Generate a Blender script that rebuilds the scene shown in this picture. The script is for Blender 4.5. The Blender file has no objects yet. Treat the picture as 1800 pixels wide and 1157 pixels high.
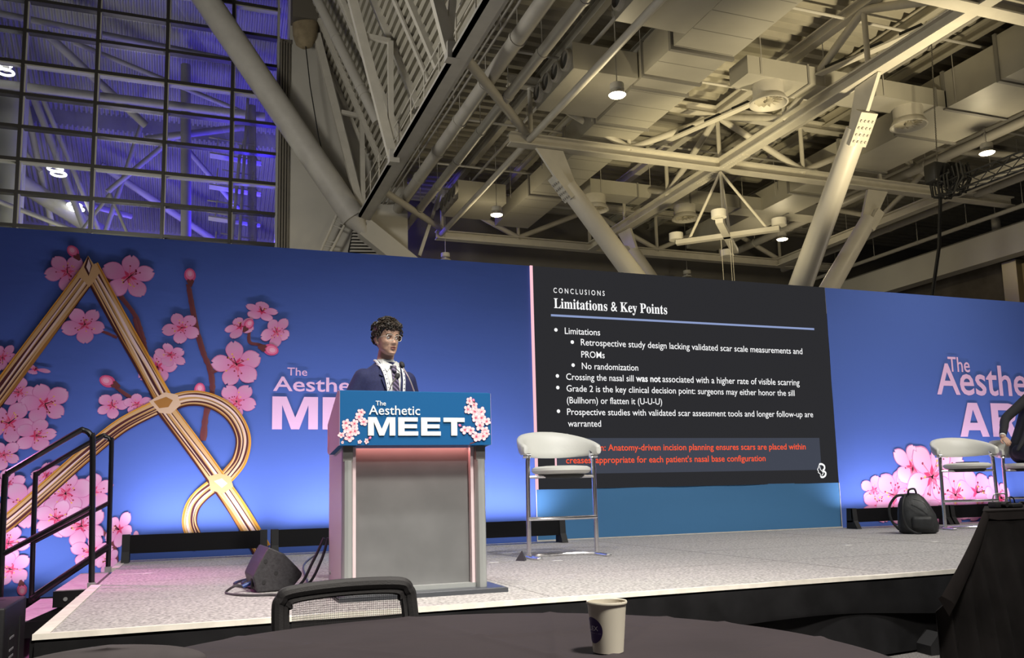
import bpy, math, random
from math import sin, cos, pi, radians, sqrt, atan2, hypot
from mathutils import Vector as V, Matrix
SC = bpy.context.scene
COL = SC.collection
# ---------------------------------------------------------------- camera
FPX = 1505.32; CX, CY = 900.0, 666.0
RM = Matrix(((0.9383791, -0.3448386, -0.0230425), (0.0232101, 0.1294016, -0.9913206), (0.3448274, 0.9296997, 0.1294316)))
EYE = V((0, 0, 1.2))
cd = bpy.data.cameras.new('camera'); cam = bpy.data.objects.new('camera', cd); COL.objects.link(cam)
cd.sensor_width = 36; cd.lens = FPX / 1800 * 36; cd.shift_y = (CY - 578.5) / 1800; cd.clip_start = .05; cd.clip_end = 400
_m = Matrix((RM[0], -RM[1], -RM[2])).transposed().to_4x4(); _m.translation = EYE
cam.matrix_world = _m; SC.camera = cam
SC.view_settings.view_transform = 'Standard'; SC.view_settings.look = 'None'
SC.view_settings.exposure = 0.0; SC.view_settings.gamma = 1.0; SC.view_settings.use_curve_mapping = False
RT = RM.transposed()
def ray(u, v): return RT @ V(((u - CX) / FPX, (v - CY) / FPX, 1))
def PY(u, v, y): d = ray(u, v); return EYE + d * (y / d.y)
def PZ(u, v, z): d = ray(u, v); return EYE + d * ((z - 1.2) / d.z)
def PX(u, v, x): d = ray(u, v); return EYE + d * (x / d.x)
BY = 9.5            # backdrop plane
ST = .6             # stage top
FZ = .1             # hall floor
# ---------------------------------------------------------------- world and lights
w = bpy.data.worlds.new('world'); SC.world = w; w.use_nodes = True
w.node_tree.nodes['Background'].inputs[0].default_value = (.9, .9, 1, 1)
w.node_tree.nodes['Background'].inputs[1].default_value = .012
def light(name, kind, loc, target, power, color=(1, 1, 1), size=1, size_y=None, spot=60, blend=.5, spread=None, parent=None):
    l = bpy.data.lights.new(name, kind); l.energy = power; l.color = color
    o = bpy.data.objects.new(name, l); COL.objects.link(o)
    if kind == 'AREA':
        l.size = size
        if size_y: l.shape = 'RECTANGLE'; l.size_y = size_y
        if spread: l.spread = radians(spread)
    elif kind == 'SPOT': l.spot_size = radians(spot); l.spot_blend = blend; l.shadow_soft_size = size
    else: l.shadow_soft_size = size
    o.location = loc
    if target is not None: o.rotation_euler = (V(target) - V(loc)).to_track_quat('-Z', 'Y').to_euler()
    return o
WHITE = (1, .97, .92)
# stage wash from the lighting truss over the front of the stage
for wx, wt, wp in ((-.5, (.8, 6.4, .6), 1180), (3.2, (3.2, 6.6, .6), 1430), (6.5, (6.5, 6.8, .6), 1430), (10.0, (9.2, 7.0, .6), 1180)):
    light('stage_wash_light', 'SPOT', (wx, 2.2, 9.0), wt, wp, WHITE, .25, spot=62, blend=.9)
light('front_light', 'SPOT', (3.5, -5, 7.5), (1.6, 6.0, 1.7), 2000, WHITE, .3, spot=26, blend=.9)
light('audience_light', 'SPOT', (2.5, -1, 9), (1.3, 2.6, .6), 6200, (1, .92, .82), .6, spot=50, blend=.9)
# warm uplights on the roof steel from behind the backdrop; added fill points without fixtures
light('roof_uplight', 'SPOT', (11.2, 16.5, 4.2), (15.0, 21.8, 11.3), 4000, (1, .84, .48), .3, spot=58, blend=1)
light('roof_uplight', 'SPOT', (15.2, 10.8, 4.4), (15.2, 17.0, 13.4), 4600, (1, .84, .52), .3, spot=62, blend=1)
light('hall_fill_light', 'POINT', (10, 7, 4.5), None, 170, (1, .9, .76), 1.2)
light('hall_fill_light', 'POINT', (-3, 20, 10.8), None, 1500, (1, .95, .84), 1.0)
light('hall_fill_light', 'POINT', (1, 16, 5), None, 330, (1, .93, .80), 1.0)
light('hall_fill_light', 'POINT', (22, 17, 4.5), None, 260, (1, .88, .68), 1.2)
# coloured light outside behind the glass wall
light('blue_outside_light', 'POINT', (2.0, 36.5, 11.5), None, 1500, (.06, .03, 1), .5)
light('blue_outside_light', 'POINT', (.8, 38.5, 11.5), None, 520, (.16, .10, 1), .5)
light('blue_outside_light', 'POINT', (-3.5, 41, 12), None, 380, (.24, .18, 1), .5)
light('pale_outside_light', 'POINT', (-3, 34.4, 6), None, 1180, (.95, .92, .66), .8)
# pink wash from the side of the stage
light('pink_side_light', 'SPOT', (-3.0, 8.7, 3.2), (-1.1, 7.6, .4), 620, (1, .22, .66), .2, spot=44, blend=.7)
light('pink_side_light', 'SPOT', (-3.2, 8.6, 3.4), (.45, 6.0, .6), 390, (1, .30, .72), .25, spot=46, blend=.8)
# ---------------------------------------------------------------- materials
MATS = {}
def mat(name, col, rough=.6, metal=0, noise=0, nscale=8, bump=0, bscale=60, emit=None, estr=1, coat=0, trans=0, spec=None, stretch=None):
    if name in MATS: return MATS[name]
    m = bpy.data.materials.new(name); m.use_nodes = True; nt = m.node_tree; b = nt.nodes['Principled BSDF']; L = nt.links
    b.inputs['Base Color'].default_value = (*col, 1); b.inputs['Roughness'].default_value = rough; b.inputs['Metallic'].default_value = metal
    if coat: b.inputs['Coat Weight'].default_value = coat
    if trans: b.inputs['Transmission Weight'].default_value = trans
    if spec is not None: b.inputs['Specular IOR Level'].default_value = spec
    if emit: b.inputs['Emission Color'].default_value = (*emit, 1); b.inputs['Emission Strength'].default_value = estr
    if noise or bump:
        tc = nt.nodes.new('ShaderNodeTexCoord'); mp = nt.nodes.new('ShaderNodeMapping'); L.new(tc.outputs['Object'], mp.inputs[0])
        if stretch: mp.inputs['Scale'].default_value = stretch
    if noise:
        n = nt.nodes.new('ShaderNodeTexNoise'); n.inputs['Scale'].default_value = nscale; n.inputs['Detail'].default_value = 6
        r = nt.nodes.new('ShaderNodeValToRGB'); L.new(mp.outputs[0], n.inputs['Vector']); L.new(n.outputs[0], r.inputs[0])
        r.color_ramp.elements[0].position = .3; r.color_ramp.elements[1].position = .7
        r.color_ramp.elements[0].color = (*[c * (1 - noise) for c in col], 1); r.color_ramp.elements[1].color = (*[min(1, c * (1 + noise)) for c in col], 1)
        L.new(r.outputs[0], b.inputs['Base Color'])
    if bump:
        n = nt.nodes.new('ShaderNodeTexNoise'); n.inputs['Scale'].default_value = bscale; n.inputs['Detail'].default_value = 4
        L.new(mp.outputs[0], n.inputs['Vector']); bm = nt.nodes.new('ShaderNodeBump'); bm.inputs['Strength'].default_value = bump; bm.inputs['Distance'].default_value = .02
        L.new(n.outputs[0], bm.inputs['Height']); L.new(bm.outputs[0], b.inputs['Normal'])
    MATS[name] = m; return m
def ink_mat(name, rough=.75, bump=.12):
    """printed cloth: the printed colours come from the mesh's colour attribute"""
    m = mat(name, (1, 1, 1), rough, bump=bump, bscale=3.0, stretch=(1, 1, 2.5)); nt = m.node_tree
    a = nt.nodes.new('ShaderNodeVertexColor'); a.layer_name = 'Col'
    nt.links.new(a.outputs[0], nt.nodes['Principled BSDF'].inputs['Base Color']); nt.nodes['Principled BSDF'].inputs['Specular IOR Level'].default_value = .1
    return m
def emit_mat(name, col, strength=1):
    if name in MATS: return MATS[name]
    m = bpy.data.materials.new(name); m.use_nodes = True; nt = m.node_tree; nt.nodes.remove(nt.nodes['Principled BSDF'])
    e = nt.nodes.new('ShaderNodeEmission'); e.inputs[0].default_value = (*col, 1); e.inputs[1].default_value = strength
    nt.links.new(e.outputs[0], nt.nodes['Material Output'].inputs[0]); MATS[name] = m; return m
# ---------------------------------------------------------------- mesh builder
class MB:
    def __init__(s): s.v = []; s.f = []; s.mi = []; s.c = []; s.k = 0; s.col = None
    def add(s, vs, fs, cols=None):
        n = len(s.v); s.v += [tuple(p) for p in vs]; s.f += [tuple(i + n for i in f) for f in fs]; s.mi += [s.k] * len(fs)
        s.c += (cols if cols else [s.col or (1, 1, 1)] * len(vs)); return s
    def obox(s, c, a, b, d):
        c, a, b, d = V(c), V(a), V(b), V(d)
        vs = [c + i * a + j * b + k * d for k in (-1, 1) for j in (-1, 1) for i in (-1, 1)]
        return s.add(vs, [(0, 2, 3, 1), (4, 5, 7, 6), (0, 1, 5, 4), (2, 6, 7, 3), (0, 4, 6, 2), (1, 3, 7, 5)])
    def box(s, x0, x1, y0, y1, z0, z1):
        return s.obox(((x0 + x1) / 2, (y0 + y1) / 2, (z0 + z1) / 2), ((x1 - x0) / 2, 0, 0), (0, (y1 - y0) / 2, 0), (0, 0, (z1 - z0) / 2))
    def bbox(s, x0, x1, y0, y1, z0, z1, r, n=3):
        """box with rounded vertical and horizontal edges (superellipse-like loft)"""
        cx, cy = (x0 + x1) / 2, (y0 + y1) / 2; hx, hy = (x1 - x0) / 2, (y1 - y0) / 2; rings = []
        def rr(ins):
            ps = []
            for q, (sx, sy) in enumerate(((1, 1), (-1, 1), (-1, -1), (1, -1))):
                for k in range(n + 1):
                    a = q * pi / 2 + k * pi / 2 / n
                    ps.append((cx + sx * (hx - r) + (r - ins) * cos(a), cy + sy * (hy - r) + (r - ins) * sin(a)))
            return ps
        lv = [(z0 + r - r * cos(t), r - r * sin(t)) for t in [i * pi / 2 / n for i in range(n + 1)]] + [(z1 - r + r * sin(t), r - r * cos(t)) for t in [i * pi / 2 / n for i in range(n + 1)]]
        for z, ins in lv: rings.append([(x, y, z) for x, y in rr(ins * .999)])
        return s.loft(rings, True)
    def loft(s, rings, caps=False, closed=True):
        n = len(rings[0]); vs = [p for r in rings for p in r]; fs = []
        for i in range(len(rings) - 1):
            for j in range(n if closed else n - 1):
                a, b = i * n + j, i * n + (j + 1) % n; fs.append((a, b, b + n, a + n))
        if caps: fs += [tuple(range(n))[::-1], tuple(range((len(rings) - 1) * n, len(rings) * n))]
        return s.add(vs, fs)
    def cyl(s, a, b, r, n=12, r2=None, caps=True):
        a, b = V(a), V(b); d = (b - a).normalized(); u = d.orthogonal().normalized(); w_ = d.cross(u); r2 = r if r2 is None else r2
        return s.loft([[a + r * (u * cos(2 * pi * i / n) + w_ * sin(2 * pi * i / n)) for i in range(n)], [b + r2 * (u * cos(2 * pi * i / n) + w_ * sin(2 * pi * i / n)) for i in range(n)]], caps)
    def tube(s, path, r, n=8, closed=False, up=None):
        P = [V(p) for p in path]; m = len(P); rs = r if isinstance(r, (list, tuple)) else [r] * m
        t0 = (P[1] - P[0]).normalized(); u = V(up) if up else t0.orthogonal(); rings = []
        for i, p in enumerate(P):
            if closed: t = (P[(i + 1) % m] - P[i - 1]).normalized()
            else: t = (P[min(i + 1, m - 1)] - P[max(i - 1, 0)]).normalized()
            u = (u - t * u.dot(t)).normalized(); w_ = t.cross(u)
            rings.append([p + rs[i] * (u * cos(2 * pi * k / n) + w_ * sin(2 * pi * k / n)) for k in range(n)])
        if closed: rings.append(rings[0])
        return s.loft(rings, not closed)
    def ribbon(s, path, width_dirs, th):
        """flat strip of small thickness; width_dirs gives the half width vector at each point"""
        P = [V(p) for p in path]; rings = []
        for i, p in enumerate(P):
            t = (P[min(i + 1, len(P) - 1)] - P[max(i - 1, 0)]).normalized(); wv = V(width_dirs[i] if isinstance(width_dirs, list) else width_dirs); nn = t.cross(wv).normalized() * th / 2
            rings.append([p - wv - nn, p + wv - nn, p + wv + nn, p - wv + nn])
        return s.loft(rings, True)
    def lathe(s, prof, o=(0, 0, 0), n=24, ax=None, caps=False):
        o = V(o); M = Matrix.Identity(3) if ax is None else V((0, 0, 1)).rotation_difference(V(ax)).to_matrix()
        return s.loft([[o + M @ V((r * cos(2 * pi * i / n), r * sin(2 * pi * i / n), z)) for i in range(n)] for r, z in prof], caps)
    def ell(s, c, r, n=16, m=10, M=None):
        c = V(c); r = (r, r, r) if isinstance(r, (int, float)) else r; M = M or Matrix.Identity(3)
        return s.loft([[c + M @ V((r[0] * cos(2 * pi * i / n) * sin(pi * j / m), r[1] * sin(2 * pi * i / n) * sin(pi * j / m), -r[2] * cos(pi * j / m))) for i in range(n)] for j in [.02] + list(range(1, m)) + [m - .02]], True)
    def prism(s, poly, off):
        off = V(off); P = [V(p) for p in poly]; n = len(P)
        return s.add(P + [p + off for p in P], [tuple(range(n))[::-1], tuple(range(n, 2 * n))] + [(i, (i + 1) % n, (i + 1) % n + n, i + n) for i in range(n)])
    def ibeam(s, a, b, h, w_, tf=.03, tw=.02, up=(0, 0, 1)):
        """I section whose bottom flange centre runs from a to b"""
        a, b, up = V(a), V(b), V(up); d = (b - a).normalized(); sd = d.cross(up).normalized(); c = (a + b) / 2; hl = d * (b - a).length / 2
        s.obox(c + up * tf / 2, hl, sd * w_ / 2, up * tf / 2); s.obox(c + up * (h - tf / 2), hl, sd * w_ / 2, up * tf / 2)
        return s.obox(c + up * h / 2, hl, sd * tw / 2, up * (h / 2 - tf))
    def beam(s, a, b, w_, h, up=(0, 0, 1)):
        a, b, up = V(a), V(b), V(up); d = (b - a).normalized(); sd = d.cross(up).normalized(); u2 = sd.cross(d)
        return s.obox((a + b) / 2, d * (b - a).length / 2, sd * w_ / 2, u2 * h / 2)
    def build(s, name, mats, parent=None, smooth=35, color=False, loc=None):
        me = bpy.data.meshes.new(name); off = V(loc) if loc is not None else None
        me.from_pydata([tuple(V(p) - off) for p in s.v] if off is not None else s.v, [], s.f)
        for m in (mats if isinstance(mats, (list, tuple)) else [mats]): me.materials.append(m)
        me.polygons.foreach_set('material_index', s.mi)
        if color:
            a = me.color_attributes.new('Col', 'FLOAT_COLOR', 'POINT'); a.data.foreach_set('color', [x for c in s.c for x in (*c, 1)])
        import bmesh
        bm = bmesh.new(); bm.from_mesh(me)
        if not color: bmesh.ops.recalc_face_normals(bm, faces=bm.faces[:])
        bm.to_mesh(me); bm.free()
        if smooth:
            me.polygons.foreach_set('use_smooth', [True] * len(me.polygons)); me.set_sharp_from_angle(angle=radians(smooth))
        o = bpy.data.objects.new(name, me); COL.objects.link(o)
        if off is not None: o.location = off
        if parent is not None: o.parent = parent; o.matrix_parent_inverse = parent.matrix_basis.inverted()
        return o
class Multi:
    """like MB, but every shape added becomes a mesh of its own"""
    def __init__(s): s.b = []
    def __getattr__(s, k):
        def f(*a, **kw): m = MB(); getattr(m, k)(*a, **kw); s.b.append(m); return s
        return f
    def build(s, *a, **k): return [m.build(*a, **k) for m in s.b]
def tag(o, label=None, cat=None, group=None, kind=None):
    for k, v_ in (('label', label), ('category', cat), ('group', group), ('kind', kind)):
        if v_: o[k] = v_
    return o
def thing(name, label, cat, loc=(0, 0, 0), rz=0, group=None):
    o = bpy.data.objects.new(name, None); COL.objects.link(o); o.location = loc; o.rotation_euler = (0, 0, rz); o.empty_display_size = .1
    return tag(o, label, cat, group)
def at(root):
    """local -> world for a thing placed with location and z rotation (parts are modelled in local axes)"""
    return root.matrix_basis.copy()
def local(mb, name, m, root, smooth=35, **k):
    """part modelled in the thing's own axes"""
    o = mb.build(name, m, None, smooth, **k); o.parent = root; return o
def copy_tree(o, loc, rz, label, group=None):
    r = o.copy(); COL.objects.link(r); r.location = loc; r.rotation_euler = (0, 0, rz); r['label'] = label
    if group: r['group'] = group
    for ch in list(o.children):
        c = ch.copy(); COL.objects.link(c); c.parent = r
        for g in list(ch.children): d = g.copy(); COL.objects.link(d); d.parent = c
    return r
def text_mesh(mb, s, origin, width=None, cap=.05, ax=(1, 0, 0), up=(0, 0, 1), bold=0, spacing=1.0, sx=None, depth=None):
    """lettering as flat mesh: the line starts at origin on its baseline; cap is the capital height"""
    c = bpy.data.curves.new('lettering', 'FONT'); c.body = s; c.offset = bold; c.space_character = spacing; c.resolution_u = 3; c.fill_mode = 'FRONT'
    o = bpy.data.objects.new('lettering', c); me = o.to_mesh(); k = cap / .70
    xs = [v_.co.x for v_ in me.vertices]; x0, x1 = min(xs), max(xs); kx = width / (x1 - x0) if width else k * (sx or 1); O, A, U = V(origin), V(ax), V(up)
    mb.add([O + A * ((v_.co.x - x0) * kx) + U * (v_.co.y * k) for v_ in me.vertices], [tuple(p.vertices) for p in me.polygons])
    o.to_mesh_clear(); bpy.data.objects.remove(o); bpy.data.curves.remove(c)
    return (x1 - x0) * kx
# ================================================================ SETTING: hall shell and roof steel
ZB = 11.1                                  # underside of the roof steel
steel = mat('pale_steel_paint', (.60, .57, .50), .5, noise=.06, nscale=3)
steel2 = mat('grey_steel_paint', (.50, .48, .44), .55, noise=.06, nscale=3)
tubem = mat('grey_pipe_paint', (.42, .40, .36), .45, noise=.05, nscale=2)
deckm = mat('roof_deck_paint', (.40, .375, .31), .55, noise=.10, nscale=1.5)
ductm = mat('duct_paint', (.47, .45, .39), .5, noise=.06, nscale=1.2)
ductd = mat('duct_joint', (.25, .24, .22), .6)
wallm = mat('pier_paint', (.52, .50, .45), .8, noise=.05, nscale=.8)
darkw = mat('dark_wall_paint', (.20, .19, .17), .85, noise=.1, nscale=.7)
blackm = mat('black_metal', (.012, .012, .013), .45)
rubber = mat('black_rubber', (.015, .015, .016), .7)
carpet = mat('hall_carpet', (.15, .14, .135), .95, noise=.55, nscale=90, bump=.3, bscale=120)
tag(MB().box(-30, 45, -12, 36, -.2, FZ).build('floor', carpet, smooth=0), kind='structure')
# ribbed roof deck, ribs across the hall
def ribbed(x0, x1, y0, y1, z, pitch, dep):
    mb = MB(); n = int((y1 - y0) / pitch); pr = []
    for i in range(n):
        y = y0 + i * pitch; pr += [(y, z), (y + pitch * .42, z), (y + pitch * .55, z + dep), (y + pitch * .87, z + dep)]
    rings = [[(x, a, b) for a, b in pr] for x in (x0, x1)]
    mb.loft(rings, closed=False)
    return mb
tag(ribbed(6.45, 42, 4, 35, 13.45, .46, .15).build('ceiling', deckm, smooth=0), kind='structure')
tag(MB().box(6.3, 45, 34.2, 34.5, 0, 13.6).build('wall_back', darkw, smooth=0), kind='structure')
# side wall far right: header band over a dark recess
tag(MB().box(28.0, 28.6, 4, 34.2, 9.4, 10.45).build('trim_1', wallm, smooth=0), kind='structure')
tag(MB().box(29.2, 29.5, 4, 34.2, 0, 9.6).build('wall_right', mat('brown_wall', (.10, .085, .07), .8, noise=.2, nscale=2), smooth=0), kind='structure')
tag(MB().box(28.3, 29.5, 4, 34.2, 10.45, 10.6).build('trim_2', darkw, smooth=0), kind='structure')
# pier beside the glass wall
tag(MB().box(2.95, 7.4, 31, 32, 0, 27).build('wall_left', wallm, smooth=0), kind='structure')
mb = MB()
for i in range(4): mb.box(2.60 + i * .10, 2.66 + i * .10, 30.72 + .05 * i, 31.4, 0, 17.9)
mb.box(2.55, 3.0, 30.9, 31.5, 17.9, 18.05); mb.box(2.58, 2.98, 31, 31.5, 0, 17.9)
tag(mb.build('trim_3', mat('aluminium_trim', (.22, .20, .17), .4, .3), smooth=0), kind='structure')
# glass wall
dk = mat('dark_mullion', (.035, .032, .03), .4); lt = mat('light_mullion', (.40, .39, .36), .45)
mb = MB()
for k in range(12):
    x = .94 - 2.22 * k; mb.k = 0; mb.box(x - .05, x + .05, 30.9, 31.2, 0, 27); mb.k = 1; mb.box(x + .052, x + .10, 30.98, 31.2, 0, 27)  # paler strip beside each upright paints in its lit edge
for k in range(-9, 14):
    z = 11.3 + 1.13 * k; mb.k = 0; mb.box(-24, 2.6, 30.92, 31.2, z - .055, z + .055)
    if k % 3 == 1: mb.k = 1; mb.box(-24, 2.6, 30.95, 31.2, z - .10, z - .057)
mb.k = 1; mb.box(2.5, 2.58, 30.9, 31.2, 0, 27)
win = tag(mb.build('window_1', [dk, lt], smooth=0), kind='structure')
gm = bpy.data.materials.new('window_glass'); gm.use_nodes = True; nt = gm.node_tree; nt.nodes.remove(nt.nodes['Principled BSDF'])
tr = nt.nodes.new('ShaderNodeBsdfTransparent'); gl = nt.nodes.new('ShaderNodeBsdfGlossy'); gl.inputs['Roughness'].default_value = .01; mx = nt.nodes.new('ShaderNodeMixShader')
tr.inputs[0].default_value = (.80, .82, .84, 1); mx.inputs[0].default_value = .22
nt.links.new(tr.outputs[0], mx.inputs[1]); nt.links.new(gl.outputs[0], mx.inputs[2]); nt.links.new(mx.outputs[0], nt.nodes['Material Output'].inputs[0])
g = MB().add([(-24, 31.1, 0), (2.55, 31.1, 0), (2.55, 31.1, 27), (-24, 31.1, 27)], [(0, 1, 2, 3)]).build('glass_pane', gm, win, smooth=0)
# ---- beyond the glass: second hall with a sloping ribbed roof, steel, and rings for reflected lamps
def fmember(name, label, a, b, r, m=None, cat='steel tube', group='steel tubes beyond the glass wall', sq=None):
    mb = MB()
    if sq: mb.beam(a, b, sq[0], sq[1])
    else: mb.cyl(a, b, r, 14)
    return tag(mb.build(name, m or steel2), label, cat, group)
pr = []
for i in range(170):
    x = -26 + i * .20; pr += [(x, 0), (x + .09, 0), (x + .11, -.09), (x + .18, -.09)]
rings = []
for y, z in ((33.5, 21.5), (40, 18.2), (40.01, 17.5), (46, 14.8), (46.01, 14.0), (56, 9.5)): rings.append([(x, y, z + d) for x, d in pr])
tag(MB().loft(rings, closed=False).build('outer_roof', mat('outer_deck_paint', (.42, .41, .40), .5, noise=.25, nscale=.6), smooth=0), kind='structure')
tag(MB().box(-30, 8, 57, 57.3, 0, 24).build('wall_outer', darkw, smooth=0), kind='structure')
tag(MB().cyl((-7.0, 36, FZ), (-7.0, 36, 17.0), .62, 24).build('round_column', mat('white_column', (.62, .62, .52), .5)), 'thick pale round column standing behind the glass at the far end', 'column')
random.seed(5)
for k, (a, b, r) in enumerate((((-9, 34, 16.3), (2.3, 34, 16.3), .16), ((-9, 35, 14.6), (2.6, 44, 9.6), .34), ((-5.6, 34, 18.5), (-2.2, 36, 16.2), .16), ((-2.2, 36, 15.6), (2.2, 37, 17.2), .15),
        ((-6.3, 36, 17), (-3.6, 38, 10), .14), ((-6.0, 36, 17), (-2.9, 39, 9.8), .10), ((-6.6, 36, 17), (-5.2, 39, 9.8), .12), ((-7.6, 36, 16), (-10.2, 39, 9), .12), ((-4.2, 40, 15.8), (2.6, 43, 12.4), .16),
        ((-8, 45, 12.6), (3, 46, 11.2), .16), ((-3, 47, 12), (2.8, 46, 9.8), .15), ((1.9, 33.4, 9.2), (1.75, 33.4, 16.4), .17), ((1.0, 33.0, 9), (1.35, 33.0, 14.6), .06), ((1.3, 33.0, 9), (1.6, 33.2, 16.6), .06),
        ((-4.4, 38, 9.5), (-2.5, 38, 17), .10), ((-.5, 36, 9), (-.75, 36, 19), .20), ((-9.5, 37, 11.4), (-1, 44, 10.2), .12), ((-8.8, 34.5, 13.2), (-3.0, 41, 13.9), .13), ((-7, 34.2, 12.0), (1.5, 40, 10.4), .09), ((-4.8, 35, 18.8), (2.4, 36, 17.0), .10), ((-3.6, 37, 13.6), (-1.0, 37, 16.4), .11), ((-1.0, 37, 16.2), (1.6, 38, 13.6), .11), ((-9, 36, 17.6), (-6, 37, 14.2), .09), ((-5.2, 36, 10.2), (-3.4, 36, 13.2), .07), ((-3.4, 36, 13.2), (-2.0, 36, 10.0), .07), ((-10, 34, 19.2), (2.4, 34.4, 18.6), .12))):
    lab = '%s %s steel tube of the roof beyond the glass wall' % ('thick' if r > .25 else 'slim' if r > .13 else 'thin', 'upright' if abs(b[2] - a[2]) > 2.2 * abs(b[0] - a[0]) else 'level' if abs(b[2] - a[2]) < .16 * abs(b[0] - a[0]) else 'steeply slanting' if abs(b[2] - a[2]) > .8 * abs(b[0] - a[0]) else 'gently slanting'); fmember('steel_tube', lab, a, b, r)
for k in range(5):
    mb = MB(); z = 9.4 + k * 1.25
    for y, zz in ((33.2, z), (33.2, z + .45)): mb.tube([(.2 + .5 * (k % 2), y, zz), (1.9, y, zz - .12), (2.2, y + .8, zz - .15)], .03, 6)
    for i in range(4): mb.cyl((.5 + i * .45, 33.2, z - .15), (.55 + i * .45, 33.2, z + .5), .025, 6)
    mb.obox((1.2, 33.5, z - .2), (.95, 0, -.06), (0, .25, 0), (0, 0, .025))
    tag(mb.build('catwalk', steel2), ['short railed catwalk behind the glass, %s landing' % s for s in ('lowest', 'second lowest', 'middle', 'second highest', 'highest')][k], 'catwalk', 'catwalk landings behind the glass wall')
ringm = emit_mat('lamp_reflection_glow', (1, 1, .98), 5)  # glowing rings model lamp reflections in the glass as objects
for k, (u, v_) in enumerate(((6, 113), (10, 127), (97, 297), (103, 306), (131, 361), (135, 368))):
    p = PY(u, v_, 33.0 + (k // 2) * 2.2); t = thing('lamp_reflection', '%s glowing ring of the %s pair, a lamp reflection built beyond the glass' % (('upper', 'lower')[k % 2], ('highest', 'middle', 'lowest')[k // 2]), 'lamp', p, group='lamp reflections built beyond the glass wall')
    r_ = .25; mb = MB(); mb.tube([(r_ * cos(a * pi / 10), r_ * sin(a * pi / 10), 0) for a in range(20)], .045, 8, closed=True); local(mb, 'glowing_ring', ringm, t)
    mb = MB().cyl((0, 0, .06), (0, 0, .22), .11, 14); mb.cyl((0, 0, .2), (0, 0, 1.6), .012, 6); local(mb, 'housing', steel2, t)
# big round brace in front of the pier
a, b = PY(322, -60, 30.2), PY(622, 383, 30.2)
t = thing('brace_tube', 'huge round steel brace slanting down across the glass wall', 'brace', b)
MB().cyl(a, b, .46, 28).build('tube', steel2, t); MB().cyl(b, b + (b - a).normalized() * .8, .40, 28, r2=.12).build('end_cone', steel2, t)
# sloped ribbed wall of the upper roof: plane through (3.94, z 18.78), rising to the left
SL = 2.34
def slope_pt(s_, y, off=0):                # s_ metres up the slope from z 11.6, off metres towards the room
    nx = 1 / sqrt(1 + SL * SL); return V((3.94 - (11.6 - 18.78) / SL - s_ * nx - off * SL * nx, y, 11.6 + s_ * SL * nx - off * nx))
def on_slope(u, v_, off=.2):
    p0 = slope_pt(0, 0, off); n = V((SL, 0, 1)).normalized(); d = ray(u, v_); return EYE + d * ((p0 - EYE).dot(n) / d.dot(n))
pr = []
for i in range(60):
    s_ = i * .27 + 1.2; pr += [(s_, 0), (s_ + .11, 0), (s_ + .12, .15), (s_ + .26, .15)]
mb = MB().loft([[slope_pt(a_, y, b_) for a_, b_ in pr] for y in (6, 31)], closed=False)
tag(mb.build('wall_upper', deckm, smooth=0), kind='structure')
# box girder along the edge of the low roof, with the catwalk rail on it
t = thing('edge_girder', 'deep box girder running along the edge of the low roof', 'girder', (5.55, 31, ZB))
MB().box(5.32, 5.78, 4, 30.9, ZB, ZB + .1).box(5.32, 5.40, 4, 30.9, ZB, ZB + .18).box(5.70, 5.78, 4, 30.9, ZB, ZB + .5).build('girder_box', steel2, t, smooth=0)
mb = MB()
for z in (ZB + 1.05, ZB + 1.5): mb.cyl((5.62, 6, z), (5.62, 30.9, z), .02, 6)
for i in range(17): mb.cyl((5.62, 6.2 + i * 1.53, ZB + .5), (5.62, 6.2 + i * 1.53, ZB + 1.52), .022, 6)
mb.build('handrail', steel, t)
# frames standing on the girder
for k, (yf, node, top, strutl, posth) in enumerate(((30.3, (641, 396), (556, 60), (600, 197), (636, 205)), (24.2, (690, 276), (617, -10), (640, 63), (686, 73)), (18.0, (792, 92), (745, -90), (770, -60), (800, -50)))):
    t = thing('roof_frame', ('slender steel frame against the grey pier at the far end of the girder', 'tall steel frame rising from the middle of the edge girder', 'steel frame on the near part of the edge girder, cut off by the frame top')[k], 'steel frame', PY(*node, yf), group='frames standing on the edge girder')
    n0 = PY(*node, yf); MB().beam(n0, PY(*top, yf), .27, .2, up=(0, 1, 0)).build('raker', steel, t, smooth=0)
    MB().beam(n0 + V((-.05, 0, .1)), PY(*posth, yf), .16, .16, up=(0, 1, 0)).build('post', steel, t, smooth=0)
    MB().beam(PY(*strutl, yf), PY(*posth, yf), .15, .12, up=(0, 1, 0)).build('strut', steel, t, smooth=0)
    MB().obox(n0 + V((.02, -.05, -.03)), (.15, 0, 0), (0, .15, 0), (0, 0, .2)).build('foot', steel2, t, smooth=0)
for k, (p, q, r) in enumerate((((645, -5), (741, 180), .16), ((710, -5), (775, 112), .16), ((575, -5), (718, 224), .15), ((560, 42), (672, 278), .14), ((602, -5), (705, 250), .12), ((680, 0), (760, 130), .05), ((553, 60), (640, 262), .10))):
    a, b = on_slope(*p), on_slope(*q); mb = MB(); b.y = a.y = (a.y + b.y) / 2; mb.beam(a, b, r * 1.3, .18, up=(0, 1, 0))
    tag(mb.build('rafter', steel, smooth=0), 'pale steel rafter lying up the ribbed slope, meeting the girder %s' % ('at the second handrail gap', 'nearest the camera', 'beside the tall frame foot', 'next to the pier', 'behind the tall frame', 'as a thin twin bar', 'against the pier wall')[k], 'rafter', 'rafters on the ribbed slope')
a, b = on_slope(556, -5, .75), on_slope(664, 215, .75)
t = thing('slope_pipe', 'fat grey pipe running down the ribbed slope beside the pier', 'pipe', a); mb = MB().cyl(a, b, .17, 16); mb.build('pipe_run', tubem, t)
mb = MB()
for f in (.32, .72, .78): c = a.lerp(b, f); d = (b - a).normalized() * .04; mb.cyl(c - d, c + d, .19, 16)
mb.build('collar', tubem, t)
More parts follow.
